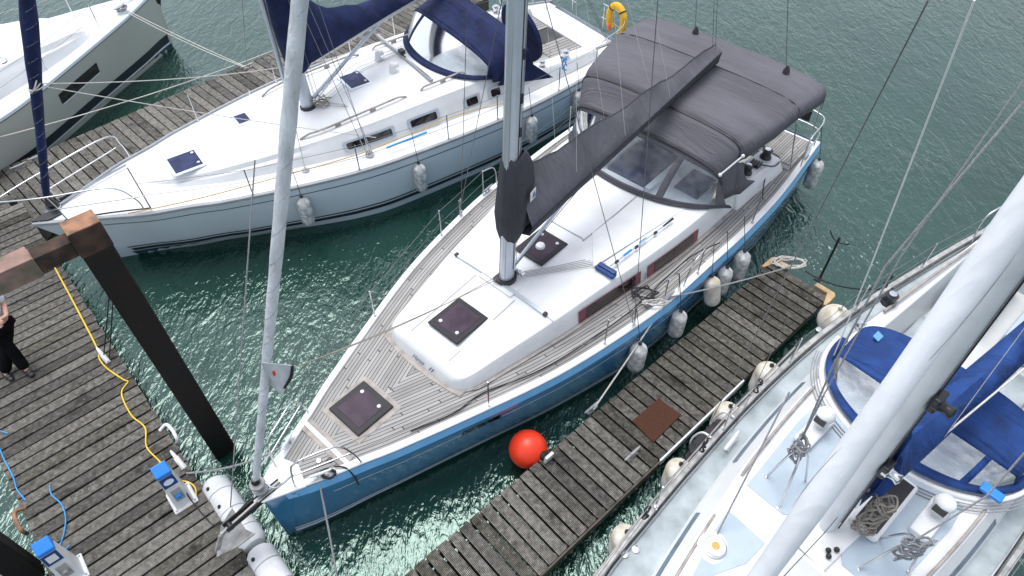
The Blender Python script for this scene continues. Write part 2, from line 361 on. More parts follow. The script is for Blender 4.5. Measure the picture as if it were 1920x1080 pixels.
M['nonskid_w'] = mat('white_nonskid', (0.76, 0.77, 0.77), 0.6, var=0.03, scale=2, bump=0.002, bscale=160)
M['wornwood'] = mat('grey_handrail_wood', (0.33, 0.30, 0.275), 0.75, var=0.2, scale=8)
M['galv'] = mat('galvanised', (0.36, 0.36, 0.35), 0.6, 0.5, var=0.25, scale=9)
M['skin'] = mat('skin', (0.55, 0.32, 0.24), 0.55, var=0.06)
M['shirt'] = mat('white_shirt', (0.7, 0.71, 0.73), 0.85, var=0.05)
M['trousers'] = mat('black_trousers', (0.006, 0.006, 0.007), 0.95, var=0.3, spec=0.05)
M['hair'] = mat('brown_hair', (0.05, 0.03, 0.018), 0.7, var=0.3, scale=20)
M['lifeyellow'] = mat('yellow_foam', (0.78, 0.42, 0.02), 0.6, var=0.15, scale=6)
M['orange'] = mat('orange_plastic', (0.75, 0.12, 0.03), 0.4)
M['bluebristle'] = mat('blue_bristle', (0.03, 0.07, 0.22), 0.9, var=0.4, scale=50, bump=0.01, bscale=90)
M['darkin'] = mat('dark_interior', (0.02, 0.02, 0.022), 0.8, var=0.2)
M['cushion'] = mat('blue_cushion', (0.03, 0.05, 0.12), 0.8, var=0.15)
# ------------------------------------------------------------------ water
wm = MB().add([(-220, -160, 0), (220, -160, 0), (220, 280, 0), (-220, 280, 0)], [(0, 1, 2, 3)]).build('water', M['water'])
tag(wm, kind='structure')
# ------------------------------------------------------------------ pontoons
_pl = {}
def plank_mesh(L, W, T, mat_, key):
    k = (round(L, 2), round(W, 3), key)
    if k not in _pl:
        o = MB().bb(-L/2, L/2, -W/2, W/2, -T, 0).build('plank', mat_); me = o.data; bpy.data.objects.remove(o)
        _pl[k] = me
    return _pl[k]
def add_plank(parent, x, y, ang, L, W, mats, z=0.0):
    me = plank_mesh(L, W, 0.035, M[mats], mats)
    o = bpy.data.objects.new('plank', me); scene.collection.objects.link(o); o.parent = parent
    o.location = (x, y, z + random.uniform(-0.004, 0.003)); o.rotation_euler = (random.gauss(0, 0.004), random.gauss(0, 0.002), ang + random.gauss(0, 0.0025))
    return o
# main walkway: local x runs along it (down the picture), y across it
MW = Frame((-4.0, 3.9), -48.0)
mainp = thing('pontoon', 'wide weathered plank walkway at the left with the power pedestals on it', 'pontoon', (MW.o[0], MW.o[1], 0), MW.a)
W0, W1 = -2.06, 0.02     # y limits; boat side is +
x = -9.6
while x < 3.6:
    wd = 0.167
    big = random.random()
    add_plank(mainp, x, (W0 + W1) / 2 + random.uniform(-0.012, 0.012), R(90), W1 - W0, wd, random.choice(['plank', 'plank', 'plank', 'plank2', 'plank3']), 0.5)
    x += 0.203 + random.uniform(-0.005, 0.006)
MB().bb(-9.7, 3.7, W1 - 0.10, W1 - 0.03, 0.2, 0.462).build('edge_beam', M['darkwood'], mainp)
MB().bb(-9.7, 3.7, W0 + 0.03, W0 + 0.10, 0.2, 0.462).build('edge_beam', M['darkwood'], mainp)
MB().bb(-9.7, 3.7, -1.06, -0.98, 0.2, 0.46).build('centre_beam', M['darkwood'], mainp)
for k in range(6):
    MB().bb(-9 + 2.2*k, -7.7 + 2.2*k, W0 + 0.15, W1 - 0.15, -0.25, 0.2).build('float', M['darkin'], mainp, bevel=0.03)
def cleat(parent, p, ang, m, sc=1.0, name='cleat'):
    Mx = Matrix.Rotation(ang, 3, 'Z')
    b = MB()
    pts = [Mx @ Vector((q*sc, 0, h*sc)) for q, h in ((-0.16, 0.085), (-0.1, 0.075), (0, 0.07), (0.1, 0.075), (0.16, 0.085))]
    b.tube([Vector(p) + q for q in pts], [0.012*sc, 0.02*sc, 0.024*sc, 0.02*sc, 0.012*sc], 8)
    for s in (-0.045, 0.045):
        b.cyl(Vector(p) + Mx @ Vector((s*sc, 0, 0)), Vector(p) + Mx @ Vector((s*sc, 0, 0.07*sc)), 0.016*sc, 8)
    b.box(Vector(p) + Vector((0, 0, 0.006)), (0.2*sc, 0.06*sc, 0.012), Mx)
    return b.build(name, m, parent, smooth=40)
for u, v in ((197, 672), (338, 868)):
    p = MW.at(u, v, 0.5); cleat(mainp, p, R(5), M['pedwhite'], 1.3)
for u, v in ((322, 812), (38, 978)):     # bent pipe brackets at the edges
    p = MW.at(u, v, 0.5); s = 1 if u > 200 else -1
    MB().tube(curve([p + Vector((-0.16, -0.12*s, 0.0)), p + Vector((-0.16, 0.0, 0.05)), p + Vector((0.0, 0.03*s, 0.05)), p + Vector((0.16, 0.02*s, 0.03)), p + Vector((0.17, 0.01*s, -0.1))]), 0.028, 8).build('pipe_bracket', M['pedwhite'] if s > 0 else M['rust'], mainp, smooth=60)
# central finger
FG = Frame(tuple(at(800, 1043, .45)[:2]), 42.4)
fend = FG.at(1490, 512, .45).x
finger = thing('pontoon', 'narrow plank finger pontoon with a brown mat between the blue boat and the grey-decked boat', 'pontoon', (FG.o[0], FG.o[1], 0), FG.a)
x = -4.2; yw = -1.22
while x < fend - 0.05:
    add_plank(finger, x, yw / 2 + random.uniform(-0.008, 0.008), R(90), 1.22, 0.162, random.choice(['plank', 'plank', 'plank2', 'plank3']) if x < 4 else random.choice(['plank2', 'plank2', 'plank']), 0.45)
    x += 0.194 + random.uniform(-0.002, 0.003)
for y in (-0.07, yw + 0.03):
    MB().bb(-4.3, fend, y - 0.0, y + 0.05, 0.12, 0.412).build('edge_beam', M['darkwood'], finger)
fx0 = FG.at(1215, 845, .45).x; fx1 = FG.at(1372, 697, .45).x
MB().bb(fx0, fx1, yw - 0.035, yw - 0.002, 0.33, 0.47).build('rubbing_strip', M['pedwhite'], finger, bevel=0.008)
MB().bb(-4.3, fx0 - 0.02, yw - 0.03, yw - 0.004, 0.28, 0.44).build('rubbing_strip', M['darkwood'], finger)
for k in range(4):
    MB().bb(-3 + 2.3*k, -1.6 + 2.3*k, yw + 0.15, -0.15, -0.25, 0.12).build('float', M['darkin'], finger, bevel=0.03)
for y, s in ((0.02, -1), (yw - 0.02, 1)):
    MB().poly([(fend + 0.10, y), (fend + 0.10, y + s*0.36), (fend - 0.0, y + s*0.36), (fend - 0.0, y + s*0.10), (fend - 0.30, y + s*0.10 - s*0.1 + s*0.0), (fend - 0.30, y - s*0.05), (fend + 0.03, y - s*0.05)], 0.36, 0.462).build('corner_piece', M['newwood'], finger, bevel=0.012)
for u, v in ((1110, 768), (1185, 855)):
    p = FG.at(u, v, .45); cleat(finger, (p.x, p.y, .45), R(0), M['galv'], 1.1)
hb = FG.at(1537, 522, .45)
b = MB().tube([(hb.x, hb.y, .42), (hb.x, hb.y, 1.52)], 0.022, 8)
b.tube(curve([(hb.x - 0.02, hb.y + 0.20, 1.56), (hb.x, hb.y + 0.11, 1.44), (hb.x, hb.y, 1.40), (hb.x, hb.y - 0.11, 1.43), (hb.x - 0.02, hb.y - 0.20, 1.50)]), 0.012, 6)
b.box((hb.x - 0.06, hb.y, .465), (0.12, 0.12, 0.03)).build('mooring_hook_post', M['black'], finger, smooth=50)
# far finger between the two white boats
UF = Frame((-10.9, 11.2), 46.3)
ufinger = thing('pontoon', 'plank finger pontoon between the greige hull and the navy-covered white boat', 'pontoon', (UF.o[0], UF.o[1], 0), UF.a)
yl = UF.loc(at(100, 275, .45)).y; yr = UF.loc(at(210, 323, .45)).y
x = -1.0; n_ = 0
while x < 13.5:
    yy0 = yr if x > 0.75 else yr - (0.75 - x) * 0.9
    yy0 = max(yy0, yr - 1.5)
    L_ = round(yl - yy0, 1)
    add_plank(ufinger, x, yl - L_ / 2, R(90), L_, 0.178, random.choice(['plank', 'plank3', 'plank3']), 0.45)  # more pale boards: brightness at the low angle put into the colour
    x += 0.205
for y in (yl - 0.04, yr - 0.01):
    MB().bb(0.8, 13.6, y, y + 0.05, 0.05, 0.412).build('edge_beam', M['darkwood'], ufinger)
MB().beam((-0.9, yr - 1.42, 0.22), (0.8, yr + 0.01, 0.22), 0.05, 0.36).build('edge_beam', M['darkwood'], ufinger)
for k in range(5):
    MB().bb(0.5 + 2.5*k, 2.2 + 2.5*k, yr + 0.15, yl - 0.15, -0.25, 0.12).build('float', M['darkin'], ufinger, bevel=0.03)
for u, v in ((38, 316), (70, 300), (465, 128)):
    p = UF.at(u, v, .45); cleat(ufinger, p, R(0), M['galv'], 1.1)
# pile goalpost over the walkway
pf = thing('pile_frame', 'tarred steel piles joined by a rusty overhead beam at the walkway edge', 'pile', (-4.62, 5.40, 0), R(-48))
def pile(x, y):
    o = MB().bb(x - 0.125, x + 0.125, y - 0.165, y + 0.165, -1.5, 4.55).build('pile', M['tar'], pf, bevel=0.02)
    MB().bb(x - 0.133, x + 0.133, y - 0.173, y + 0.173, 4.55, 4.885).build('pile_head', M['rustdark'], pf, bevel=0.012)
    MB().bb(x - 0.131, x + 0.131, y - 0.171, y + 0.171, 4.887, 4.905).build('pile_cap', M['rust'], pf, bevel=0.004)
    return o
pile(0, 0); pile(0, -2.92)
MB().bb(-0.11, 0.11, -2.7, -0.55, 4.55, 4.80).build('beam', M['rustpink'], pf, bevel=0.012)
MB().bb(-0.10, 0.10, -0.55, -0.174, 4.58, 4.79).build('beam_stub', M['rustdark'], pf, bevel=0.01)
MB().bb(-0.125, 0.125, -2.7, -0.56, 4.802, 4.82).build('beam_flange', M['rustpink'], pf)
# ------------------------------------------------------------------ boats
class Boat:
    def __init__(s, label, fr, L, tab, z_bow, z_stern, rake=0.0, kb=0.5, km=0.9, sheer_dip=0.05, group=None, ch=0.0):
        s.ch = ch
        s.fr = fr; s.L = L; s.tab = smooth_tab(tab, 4); s.zb = z_bow; s.zst = z_stern; s.rake = rake; s.kb = kb; s.km = km; s.dip = sheer_dip
        s.root = thing('sailboat', label, 'sailboat', (fr.o[0], fr.o[1], 0), fr.a, group)
    def b(s, x): return lerp(s.tab, x)
    def zs(s, x):
        t = x / s.L; return s.zb + (s.zst - s.zb) * t - s.dip * 4 * t * (1 - t)
    def side(s, x, z, sgn, off=0.0):
        zt = s.zs(x); t = min(1, x / (s.L * 0.45)); k = s.kb + (s.km - s.kb) * t
        q = max(0.0, min(1.0, z / zt)); y = s.b(x) * (k + (1 - k) * q ** 0.75)
        if z < 0: y *= max(0.05, 1 + z / 0.75)
        y += s.ch * min(1, max(0, (zt - z) / 0.115)) * min(1, x / 0.5)
        xx = x + s.rake * (1 - z / zt) * max(0, 1 - x / (s.L * 0.4))
        return Vector((xx, sgn * (y + off), z))
    def xs(s, n=44): return [s.L * (i / n) ** 1.25 for i in range(n + 1)]
    def hull(s, m):
        fr_ = [1.0, 0.905, 0.8, 0.55, 0.3, 0.12, 0.0]; rows = []
        for x in s.xs():
            zt = s.zs(x); ring = [s.side(x, zt * f, -1) for f in fr_] + [s.side(x, -0.35, -1), s.side(x, -0.7, -1)]
            ring += [s.side(x, -0.7, 1), s.side(x, -0.35, 1)] + [s.side(x, zt * f, 1) for f in fr_[::-1]]
            rows.append(ring)
        mb = MB().grid(rows); k = len(rows[0]); o = (len(rows) - 1) * k
        mb.f.append(tuple(o + j for j in range(k))); mb.f.append(tuple(range(k)))
        s.hull_o = mb.build('hull', m, s.root, smooth=35); return s.hull_o
    def strip(s, name, m, z0, z1, off=0.004, x0=0.02, x1=None, sides=(-1, 1), parent=None, n=50):
        x1 = x1 or s.L; o = None
        f0 = z0 if callable(z0) else (lambda x: z0); f1 = z1 if callable(z1) else (lambda x: z1)
        for sg in sides:
            rows = []; mb = MB()
            for i in range(n + 1):
                x = x0 + (x1 - x0) * i / n
                rows.append([s.side(x, f0(x), sg, off), s.side(x, (f0(x) + f1(x)) / 2, sg, off), s.side(x, f1(x), sg, off)])
            mb.grid(rows); o = mb.build(name, m, parent or s.root, smooth=50)
        return o
    def deck(s, m, inset=0.1, drop=0.02, camber=0.03, x1=None, yin=None, xin=99, name='deck'):
        mb = MB(); x1 = x1 or s.L; xs = [x for x in s.xs(60) if x <= min(x1, xin)]
        if xs[-1] < min(x1, xin): xs.append(min(x1, xin))
        T = [-1 + 2*i/20 for i in range(21)]
        def pt(x, y):
            w_ = max(0.01, s.b(x) - inset); return Vector((x, y, s.zs(x) - drop + camber * (1 - min(1, abs(y) / w_) ** 2)))
        rows = []; uvs = []
        for x in xs:
            w_ = max(0.01, s.b(x) - inset); rows.append([pt(x, t * w_) for t in T]); uvs.append([(w_ - abs(t) * w_, x) for t in T])
        mb.grid(rows, uvs=uvs)
        if xin < x1:
            for sg in (-1, 1):
                rows = []; uvs = []
                for i in range(21):
                    x = xin + (x1 - xin) * i / 20; w_ = s.b(x) - inset
                    ys = [yin + (w_ - yin) * k / 6 for k in range(7)]
                    rows.append([pt(x, sg * y) for y in ys]); uvs.append([(w_ - y, x) for y in ys])
                mb.grid(rows, uvs=uvs)
        return mb.build(name, m, s.root, smooth=60)
    def gunwale(s, m, inset=0.1, h=0.03, lip=0.006, name='gunwale', x0=0.0):
        mb = MB()
        for sg in (-1, 1):
            rows = []
            for x in s.xs(70):
                if x < x0: continue
                bb_ = s.b(x); z = s.zs(x); i_ = min(inset, bb_ * 0.98)
                rows.append([Vector((x, sg * (bb_ + lip), z - 0.03)), Vector((x, sg * (bb_ + lip * 0.7), z + h * 0.6)), Vector((x, sg * (bb_ - 0.02), z + h)), Vector((x, sg * (bb_ - i_ + 0.01), z + h)), Vector((x, sg * (bb_ - i_), z - 0.05))])
            mb.grid(rows)
        return mb.build(name, m, s.root, smooth=35)
    def rail(s, xs, sides, h=0.62, inset=0.06, wires=(0.6, 0.33), m=None, wm=None, ends=None, lean=0.0):
        """stanchions at xs and guard wires through them"""
        m = m or M['steel']; wm = wm or M['wire']
        for sg in sides:
            tops = []
            for x in xs:
                y = sg * (s.b(x) - inset); z = s.zs(x)
                MB().tube([(x, y, z), (x, y + sg * lean, z + h)], 0.013, 7).lathe([(0.03, 0), (0.026, 0.05)], 8, None, (x, y, z)).build('stanchion', m, s.root, smooth=50)
                tops.append((x, y, z))
            for wz in wires:
                pts = [(x, y + sg * lean * wz / h, z + wz) for x, y, z in tops]
                if ends: pts = [(ends[0][0], sg * ends[0][1], ends[0][2] + wz - h)] + pts + [(ends[1][0], sg * ends[1][1], ends[1][2] + wz - h)]
                q = []
                for a, c in zip(pts, pts[1:]): q += sag(a, c, 0.012, 4)[:-1]
                MB().tube(q + [pts[-1]], 0.0045, 5).build('guard_wire', wm, s.root)
    def roof(s, name, m, tab, ztab, zdeck=None, front=0.14, edge=0.08, camber=0.06, tumble=0.03, cols=12, end_open=True, parent=None, hfront=None):
        """coachroof lofted from a half-width table and a height table"""
        tb = smooth_tab(tab, 4); x0 = tb[0][0]; rows = []
        xl = sorted(set([x0, x0 + front*0.2, x0 + front*0.4, x0 + front*0.7, x0 + front, x0 + front*1.5] + [p[0] for p in tb]))
        for x in xl:
            w_ = lerp(tb, x); zt = lerp(ztab, x); z0 = (zdeck(x) if zdeck else s.zs(x) - 0.06)
            f = min(1, (x - x0) / front); hf = 1 - (1 - f) ** 3
            H = (zt - z0) * hf
            half = [(w_, z0), (w_ - tumble * 0.6, z0 + H * 0.6), (w_ - tumble, z0 + max(0, H - edge)), (w_ - tumble - edge * 0.35, z0 + max(0, H - edge * 0.3)), (w_ - tumble - edge, z0 + H)]
            inner = [(w_ - tumble - edge) * k / cols for k in range(cols - 1, -1, -1)]
            half += [(y, z0 + H + camber * hf * (1 - (y / max(w_ - tumble - edge, .01)) ** 2)) for y in inner]
            ring = [Vector((x, -max(y, 0), z)) for y, z in half] + [Vector((x, max(y, 0), z)) for y, z in half[::-1][1:]]
            rows.append(ring)
        mb = MB().grid(rows); k = len(rows[0]); o = (len(rows) - 1) * k; mb.f.append(tuple(o + j for j in range(k)))
        return mb.build(name, m, parent or s.root, smooth=32)
def hatch(root, x0, x1, y0, y1, z, fm, gm, rim=0.055, h=0.035, r=0.0, tilt=0.0, knobs=True, lab=None, shrink=0.0):
    o = MB().bb(x0, x1, y0, y1, z, z + h).build('hatch', fm, root, bevel=0.012 + r)
    if lab: o['label'] = lab
    MB().bb(x0 + rim, x1 - rim, y0 + rim, y1 - rim, z + h - 0.004, z + h + 0.005).build('pane', gm, o, bevel=0.004)
    if knobs:
        for sy in (0.22, 0.78):
            MB().lathe([(0.03, 0), (0.03, 0.014), (0.015, 0.022)], 10, None, (x0 + rim + 0.06 if knobs == 1 else x1 - rim - 0.06, y0 + (y1 - y0) * sy, z + h + 0.005)).build('latch', M['pedwhite'], o, smooth=40)
    return o
def winch(root, p, sc=1.0, m=None):
    m = m or M['black']
    o = MB().lathe([(0.085*sc, 0), (0.085*sc, 0.03*sc), (0.065*sc, 0.05*sc), (0.06*sc, 0.1*sc), (0.075*sc, 0.13*sc), (0.075*sc, 0.14*sc)], 16, None, p).build('winch', m, root, smooth=40)
    MB().lathe([(0.045*sc, 0.14*sc), (0.045*sc, 0.165*sc), (0.015*sc, 0.168*sc)], 14, None, p).build('winch_cap', M['steel'], o, smooth=40)
    return o
def spow(v, e): return math.copysign(abs(v) ** e, v)
def hood(root, base, hoops, canvas, vinyl, win=(0.13, 0.9, 0.82), strip=None, N=32, name='sprayhood', trim=None):
    """canvas hood: base(t) front foot line, hoops list of functions t->point, clear panel between the first two"""
    T = [-1 + 2*i/N for i in range(N + 1)]
    S = [0, win[0] * 0.5, win[0]] + [win[0] + (win[1] - win[0]) * k / 6 for k in range(1, 7)] + [(win[1] + 1) / 2, 1.0]
    def p(s_, t):
        a = base(t); c = hoops[0](t); q = a.lerp(c, s_); q.z += 0.0; q.x -= 0.10 * math.sin(s_ * math.pi) * (1 - abs(t)); return q
    cv = MB(); runs = []
    rows = [[p(s_, t) for t in T] for s_ in S]; k = N + 1
    allv = [q for g in rows for q in g]; cf = []; vf = []
    for i in range(len(S) - 1):
        for j in range(N):
            f = (i*k + j, i*k + j + 1, (i+1)*k + j + 1, (i+1)*k + j)
            tm = (T[j] + T[j+1]) / 2; sm = (S[i] + S[i+1]) / 2
            inw = win[0] < sm < win[1] and abs(tm) < win[2]
            if inw and strip and any(abs(tm - c) < 1.0 / N * 1.01 for c in strip): inw = False
            if inw: vf.append((j, f))
            else: cf.append(f)
    cv.add(allv, cf)
    js = sorted({j for j, f in vf}); cur = []
    for j in js:
        if cur and j != cur[-1] + 1: runs.append(cur); cur = []
        cur.append(j)
    runs.append(cur)
    prev = hoops[0]
    for hp_ in hoops[1:]:
        rows = []
        for i in range(9):
            s_ = i / 8; rows.append([prev(t).lerp(hp_(t), s_) - Vector((0, 0, 0.035 * math.sin(s_ * math.pi) * (1 - t*t))) for t in T])
        cv.grid(rows); prev = hp_
    o = cv.build(name, canvas, root, smooth=60, thick=0.006)
    for rn in runs: MB().add(allv, [f for j, f in vf if j in rn]).build('hood_window', vinyl, o, smooth=60)
    return o
def arch(x, w_, z0, z1, e=0.55, bow=0.0, ey=0.75):
    """a hoop standing across the boat"""
    def f(t):
        a = t * math.pi / 2; c = max(0, math.cos(a))
        return Vector((x + bow * t * t, w_ * spow(math.sin(a), ey), z0 + (z1 - z0) * c ** e))
    return f
def foot(xf, xs_, w_, z0, z1, e=1.0):
    def f(t):
        a = t * math.pi / 2
        return Vector((xs_ - (xs_ - xf) * max(0, math.cos(a)) ** e, w_ * math.sin(a), z0 + (z1 - z0) * abs(t) ** 6))
    return f
def loops(c, n, r, m, name, parent=None, seed=1, spread=(0.1, 0.1, 0.05), rt=0.011, axis=None):
    """a bunch of rope loops"""
    rnd = random.Random(seed); pts = []
    for k in range(n * 10):
        a = k / 10 * 2 * math.pi; q = 0.75 + 0.35 * rnd.random()
        base = Vector((math.cos(a) * r[0] * q, math.sin(a) * r[1] * q, math.sin(a * 0.37 + seed) * r[2])) + Vector((rnd.gauss(0, spread[0] * .25), rnd.gauss(0, spread[1] * .25), rnd.gauss(0, spread[2] * .25)))
        if axis is not None: base = axis @ base
        pts.append(Vector(c) + base)
    return MB().tube(curve(pts, 2), rt, 5).build(name, m, parent, smooth=60)
def fender(world_pt, r, L, label, group, top=None, tilt=0.0, m='fender', ang=0.0, ball=False):
    t = thing('fender', label, 'fender', world_pt, ang, group); t.rotation_euler = (tilt, 0, ang)
    if ball: prof = [(max(0.002, math.sin(math.pi*i/14)) * r, -math.cos(math.pi*i/14) * r * 1.08) for i in range(15)]
    else:
        prof = [(0.002, -L/2)] + [(math.sin(a) * r, -L/2 + r*0.85 * (1 - math.cos(a))) for a in (0.4, 0.8, 1.2, 1.57)] + [(r, 0)] + [(math.sin(a) * r, L/2 - r*0.85 * (1 - math.cos(a))) for a in (1.57, 1.2, 0.8, 0.45)] + [(0.035, L/2 + 0.01), (0.03, L/2 + 0.05)]
    MB().lathe(prof, 20).build('body', M[m], t, smooth=50)
    hz = L/2 if not ball else r * 1.08
    MB().lathe([(0.034, 0), (0.034, 0.05), (0.012, 0.07)], 10, None, (0, 0, hz + 0.0)).build('eye', M['black'] if not ball else M['fender'], t, smooth=40)
    if top is not None:
        bpy.context.view_layer.update()
        q = t.matrix_world.inverted() if False else (Matrix.Translation(world_pt) @ Matrix.Rotation(ang, 4, 'Z') @ Matrix.Rotation(tilt, 4, 'X')).inverted()
        e = q @ Vector(top)
        MB().tube([(0, 0, hz + 0.05), e], 0.006, 5).build('lanyard', M['blackrope'], t)
    return t
# ================================================================== blue sloop
FA = Frame(tuple(at(490, 936, 1.25)[:2]), 48.0)
A = Boat('blue-hulled sloop with grey canvas and grey teak decks in the middle', FA, 12.45,
         [(0, .03), (.12, .14), (.4, .28), (.84, .48), (1.24, .64), (1.68, .83), (3.05, 1.33), (4.12, 1.68), (5.2, 1.92), (6.5, 2.12), (7.9, 2.19), (8.9, 2.23), (10.4, 2.2), (12.45, 2.0)],
         1.30, 1.20, rake=0.05, kb=0.62, km=0.92, sheer_dip=0.0, ch=0.06)
rA = A.root
A.hull(M['hull_blue'])
A.strip('sheer_band', M['chamfer_blue'], lambda x: A.zs(x) - 0.112, lambda x: A.zs(x) - 0.002, 0.004)  # upward-facing chamfer, its sky brightness painted as paler blue
A.strip('cove_line', M['stripe_white'], lambda x: A.zs(x) - 0.335, lambda x: A.zs(x) - 0.318, 0.004, x0=0.75, x1=2.55)
A.strip('cove_line', M['stripe_white'], lambda x: A.zs(x) - 0.335, lambda x: A.zs(x) - 0.318, 0.004, x0=3.2, x1=10.5)
A.strip('boot_stripe', M['stripe_white'], 0.20, 0.235, 0.005, x0=0.12)
A.strip('boot_stripe', M['stripe_white'], 0.10, 0.175, 0.005, x0=0.12)
A.strip('antifouling', M['antifoul'], -0.3, 0.06, 0.005, x0=0.05)
hx0, hx1 = 2.58, 3.16
A.strip('hull_window', M['pane'], lambda x: A.zs(x) - 0.36, lambda x: A.zs(x) - 0.235, 0.006, x0=hx0, x1=hx1, n=6)
A.deck(M['teak'], inset=0.115, drop=0.012, camber=0.035, x1=12.3, yin=1.22, xin=9.35)
A.gunwale(M['gel'], inset=0.125, h=0.03, lip=-0.004)
# stem fitting, roller and anchor
MB().poly([(-.02, -.10), (.5, -.34), (.62, 0), (.5, .34), (-.02, .10), (-.1, 0)], 1.30, 1.335).build('stem_plate', M['gel'], rA, bevel=0.01)
for y in (-0.075, 0.02):
    MB().box((-0.12, y, 1.31), (0.85, 0.016, 0.09)).build('bow_roller_cheek', M['hatchframe'], rA, bevel=0.004)
MB().cyl((-0.48, -0.08, 1.29), (-0.48, 0.03, 1.29), 0.04, 12).build('bow_roller', M['black'], rA, smooth=40)
an = thing('anchor', 'galvanised plough anchor on the bow roller of the blue sloop', 'anchor', FA.w((-0.2, -0.03, 1.2)), FA.a)
MB().beam((0.5, 0, 0.14), (-0.42, 0, 0.05), 0.03, 0.07).beam((-0.42, 0, 0.05), (-0.56, 0, -0.18), 0.03, 0.07).build('shank', M['galv'], an, bevel=0.006)
for sg in (-1, 1):
    MB().add([(-0.62, 0, -0.30), (-0.16, 0, -0.24), (-0.12, sg * 0.26, -0.02), (-0.36, sg * 0.2, -0.10),
              (-0.62, 0, -0.32), (-0.16, 0, -0.262), (-0.12, sg * 0.262, -0.045), (-0.36, sg * 0.2, -0.125)],
             [(0, 1, 2, 3), (4, 7, 6, 5), (0, 4, 5, 1), (1, 5, 6, 2), (2, 6, 7, 3), (3, 7, 4, 0)]).build('fluke', M['galv'], an)
# foredeck details
MB().bb(0.98, 1.18, -0.47, 0.47, 1.275, 1.318).build('locker_sill', M['wornwood'], rA, bevel=0.01)
MB().bb(1.05, 1.11, -0.50, 0.50, 1.318, 1.326).build('locker_hinge', M['gel'], rA)
MB().bb(1.36, 2.19, -.36, .48, 1.282, 1.312).build('hatch_surround', M['wornwood'], rA, bevel=0.03)
hatch(rA, 1.44, 2.10, -.27, .40, 1.312, M['hatchframe'], M['hatchglass'], rim=0.09, knobs=2, lab='smoked foredeck hatch set in teak')
for x, y in ((0.95, -0.25), (0.84, -0.16)):
    MB().lathe([(0.045, 0), (0.045, 0.02), (0.03, 0.05)], 12, None, (x, y, 1.29)).build('deck_fitting', M['black'] if x > 0.9 else M['steel'], rA, smooth=40)
for x in (0.72, 6.55, 11.75):
    for sg in (-1, 1):
        a_ = math.atan2(A.b(x + .2) - A.b(x - .2), .4) * sg
        cleat(rA, (x, sg * (A.b(x) - 0.06), A.zs(x) + 0.035), a_, M['gel'] if x < 1 else M['steel'], 1.0)
# coachroof
cr_tab = [(2.86, .52), (2.93, .74), (3.08, .88), (3.5, .98), (4.79, 1.24), (5.25, 1.31), (6.87, 1.55), (8.15, 1.67), (9.35, 1.70)]
cr_z = [(2.86, 1.51), (3.1, 1.535), (4.7, 1.665), (6, 1.725), (8.0, 1.76), (9.4, 1.74)]
def wA(x): return lerp(smooth_tab(cr_tab, 4), x)
rf = A.roof('coachroof', M['gel'], cr_tab, cr_z, front=0.17, edge=0.055, camber=0.04, tumble=0.065)
MB().grid([[Vector((x, sg_ * (wA(x) + o_), A.zs(x) + 0.028)) for sg_, o_ in ((1, .0), (1, .055))] for x in [2.95 + .2*i for i in range(32)]]).build('margin_plank', M['wornwood'], rA, thick=0.004)
MB().grid([[Vector((x, -(wA(x) + o_), A.zs(x) + 0.028)) for o_ in (.0, .055)] for x in [2.95 + .2*i for i in range(32)]]).build('margin_plank', M['wornwood'], rA, thick=0.004)
MB().grid([[Vector((2.86 - o_ + 0.06 * (y / .7) ** 2, y, 1.295 + .012 * (1 - abs(y)))) for o_ in (-0.04, .075)] for y in [-.85 + .1*i for i in range(18)]]).build('margin_plank', M['wornwood'], rA, thick=0.004)
def rz(x, y): return lerp(cr_z, x) + 0.04 * (1 - (y / (wA(x) - .12)) ** 2)
hatch(rf, 3.35, 4.04, -.34, .30, rz(3.7, 0) + 0.0, M['hatchframe'], M['hatchglass'], rim=0.085, knobs=1, h=.045)
h3 = hatch(rf, 5.36, 6.05, -.30, .30, rz(5.7, 0) - 0.0, M['hatchframe'], M['hatchglass'], rim=0.07, knobs=2)
MB().lathe([(0.085, 0), (0.085, 0.025), (0.07, 0.055), (0.03, 0.065)], 18, None, (5.68, 0.0, rz(5.7, 0) + 0.026)).build('vent', M['pedwhite'], h3, smooth=40)
for x0, x1 in ((5.14, 6.55), (6.72, 8.10)):
    for sg in (-1, 1):
        def pane(a, c, e, z0, z1): return MB().grid([[Vector((x, sg * (wA(x) - .006 + e), A.zs(x) + z0)), Vector((x, sg * (wA(x) - .035 + e), A.zs(x) + z1))] for x in [a + (c - a) * i / 8 for i in range(9)]])
        o = pane(x0, x1, .010, .045, .30).build('window', M['maroon'], rA, thick=0.006)
        pane(x0 + .16, x1 - .14, .016, .075, .285).build('pane', M['pane'], o, thick=0.004)
for y in (-0.42, 0.42):      # moulded lines from the front edge to the mast
    for xa, xb in ((3.1, 3.34), (4.06, 4.56)) if y < 0 else ((3.1, 4.56),):
        MB().grid([[Vector((x, y + e, rz(x, y + e) + .003)) for e in (-.011, .011)] for x in [xa + (xb - xa) * k / 8 for k in range(9)]]).build('moulded_line', M['greyrail'], rA, thick=.002)
MB().grid([[Vector((4.42 + e, y, rz(4.42, y) + .003)) for e in (-.006, .006)] for y in [-1.1 + 2.2 * k / 24 for k in range(25)]]).build('moulded_line', M['greyrail'], rA, thick=.002) if False else None
for sg in (-1, 1): MB().grid([[Vector((4.66 + e, sg * y, rz(4.66, y) + .003)) for e in (-.006, .006)] for y in [.97 + .17 * k / 6 for k in range(7)]]).build('moulded_line', M['greyrail'], rA, thick=.002)
ty = [-.97 + 1.94 * k / 16 for k in range(17)]
tr = MB().grid([[Vector((4.66 - .028, y, rz(4.66, y))), Vector((4.66 - .028, y, rz(4.66, y) + .045)), Vector((4.66 + .028, y, rz(4.66, y) + .045)), Vector((4.66 + .028, y, rz(4.66, y)))] for y in ty]).build('jib_track', M['alloy'], rA)
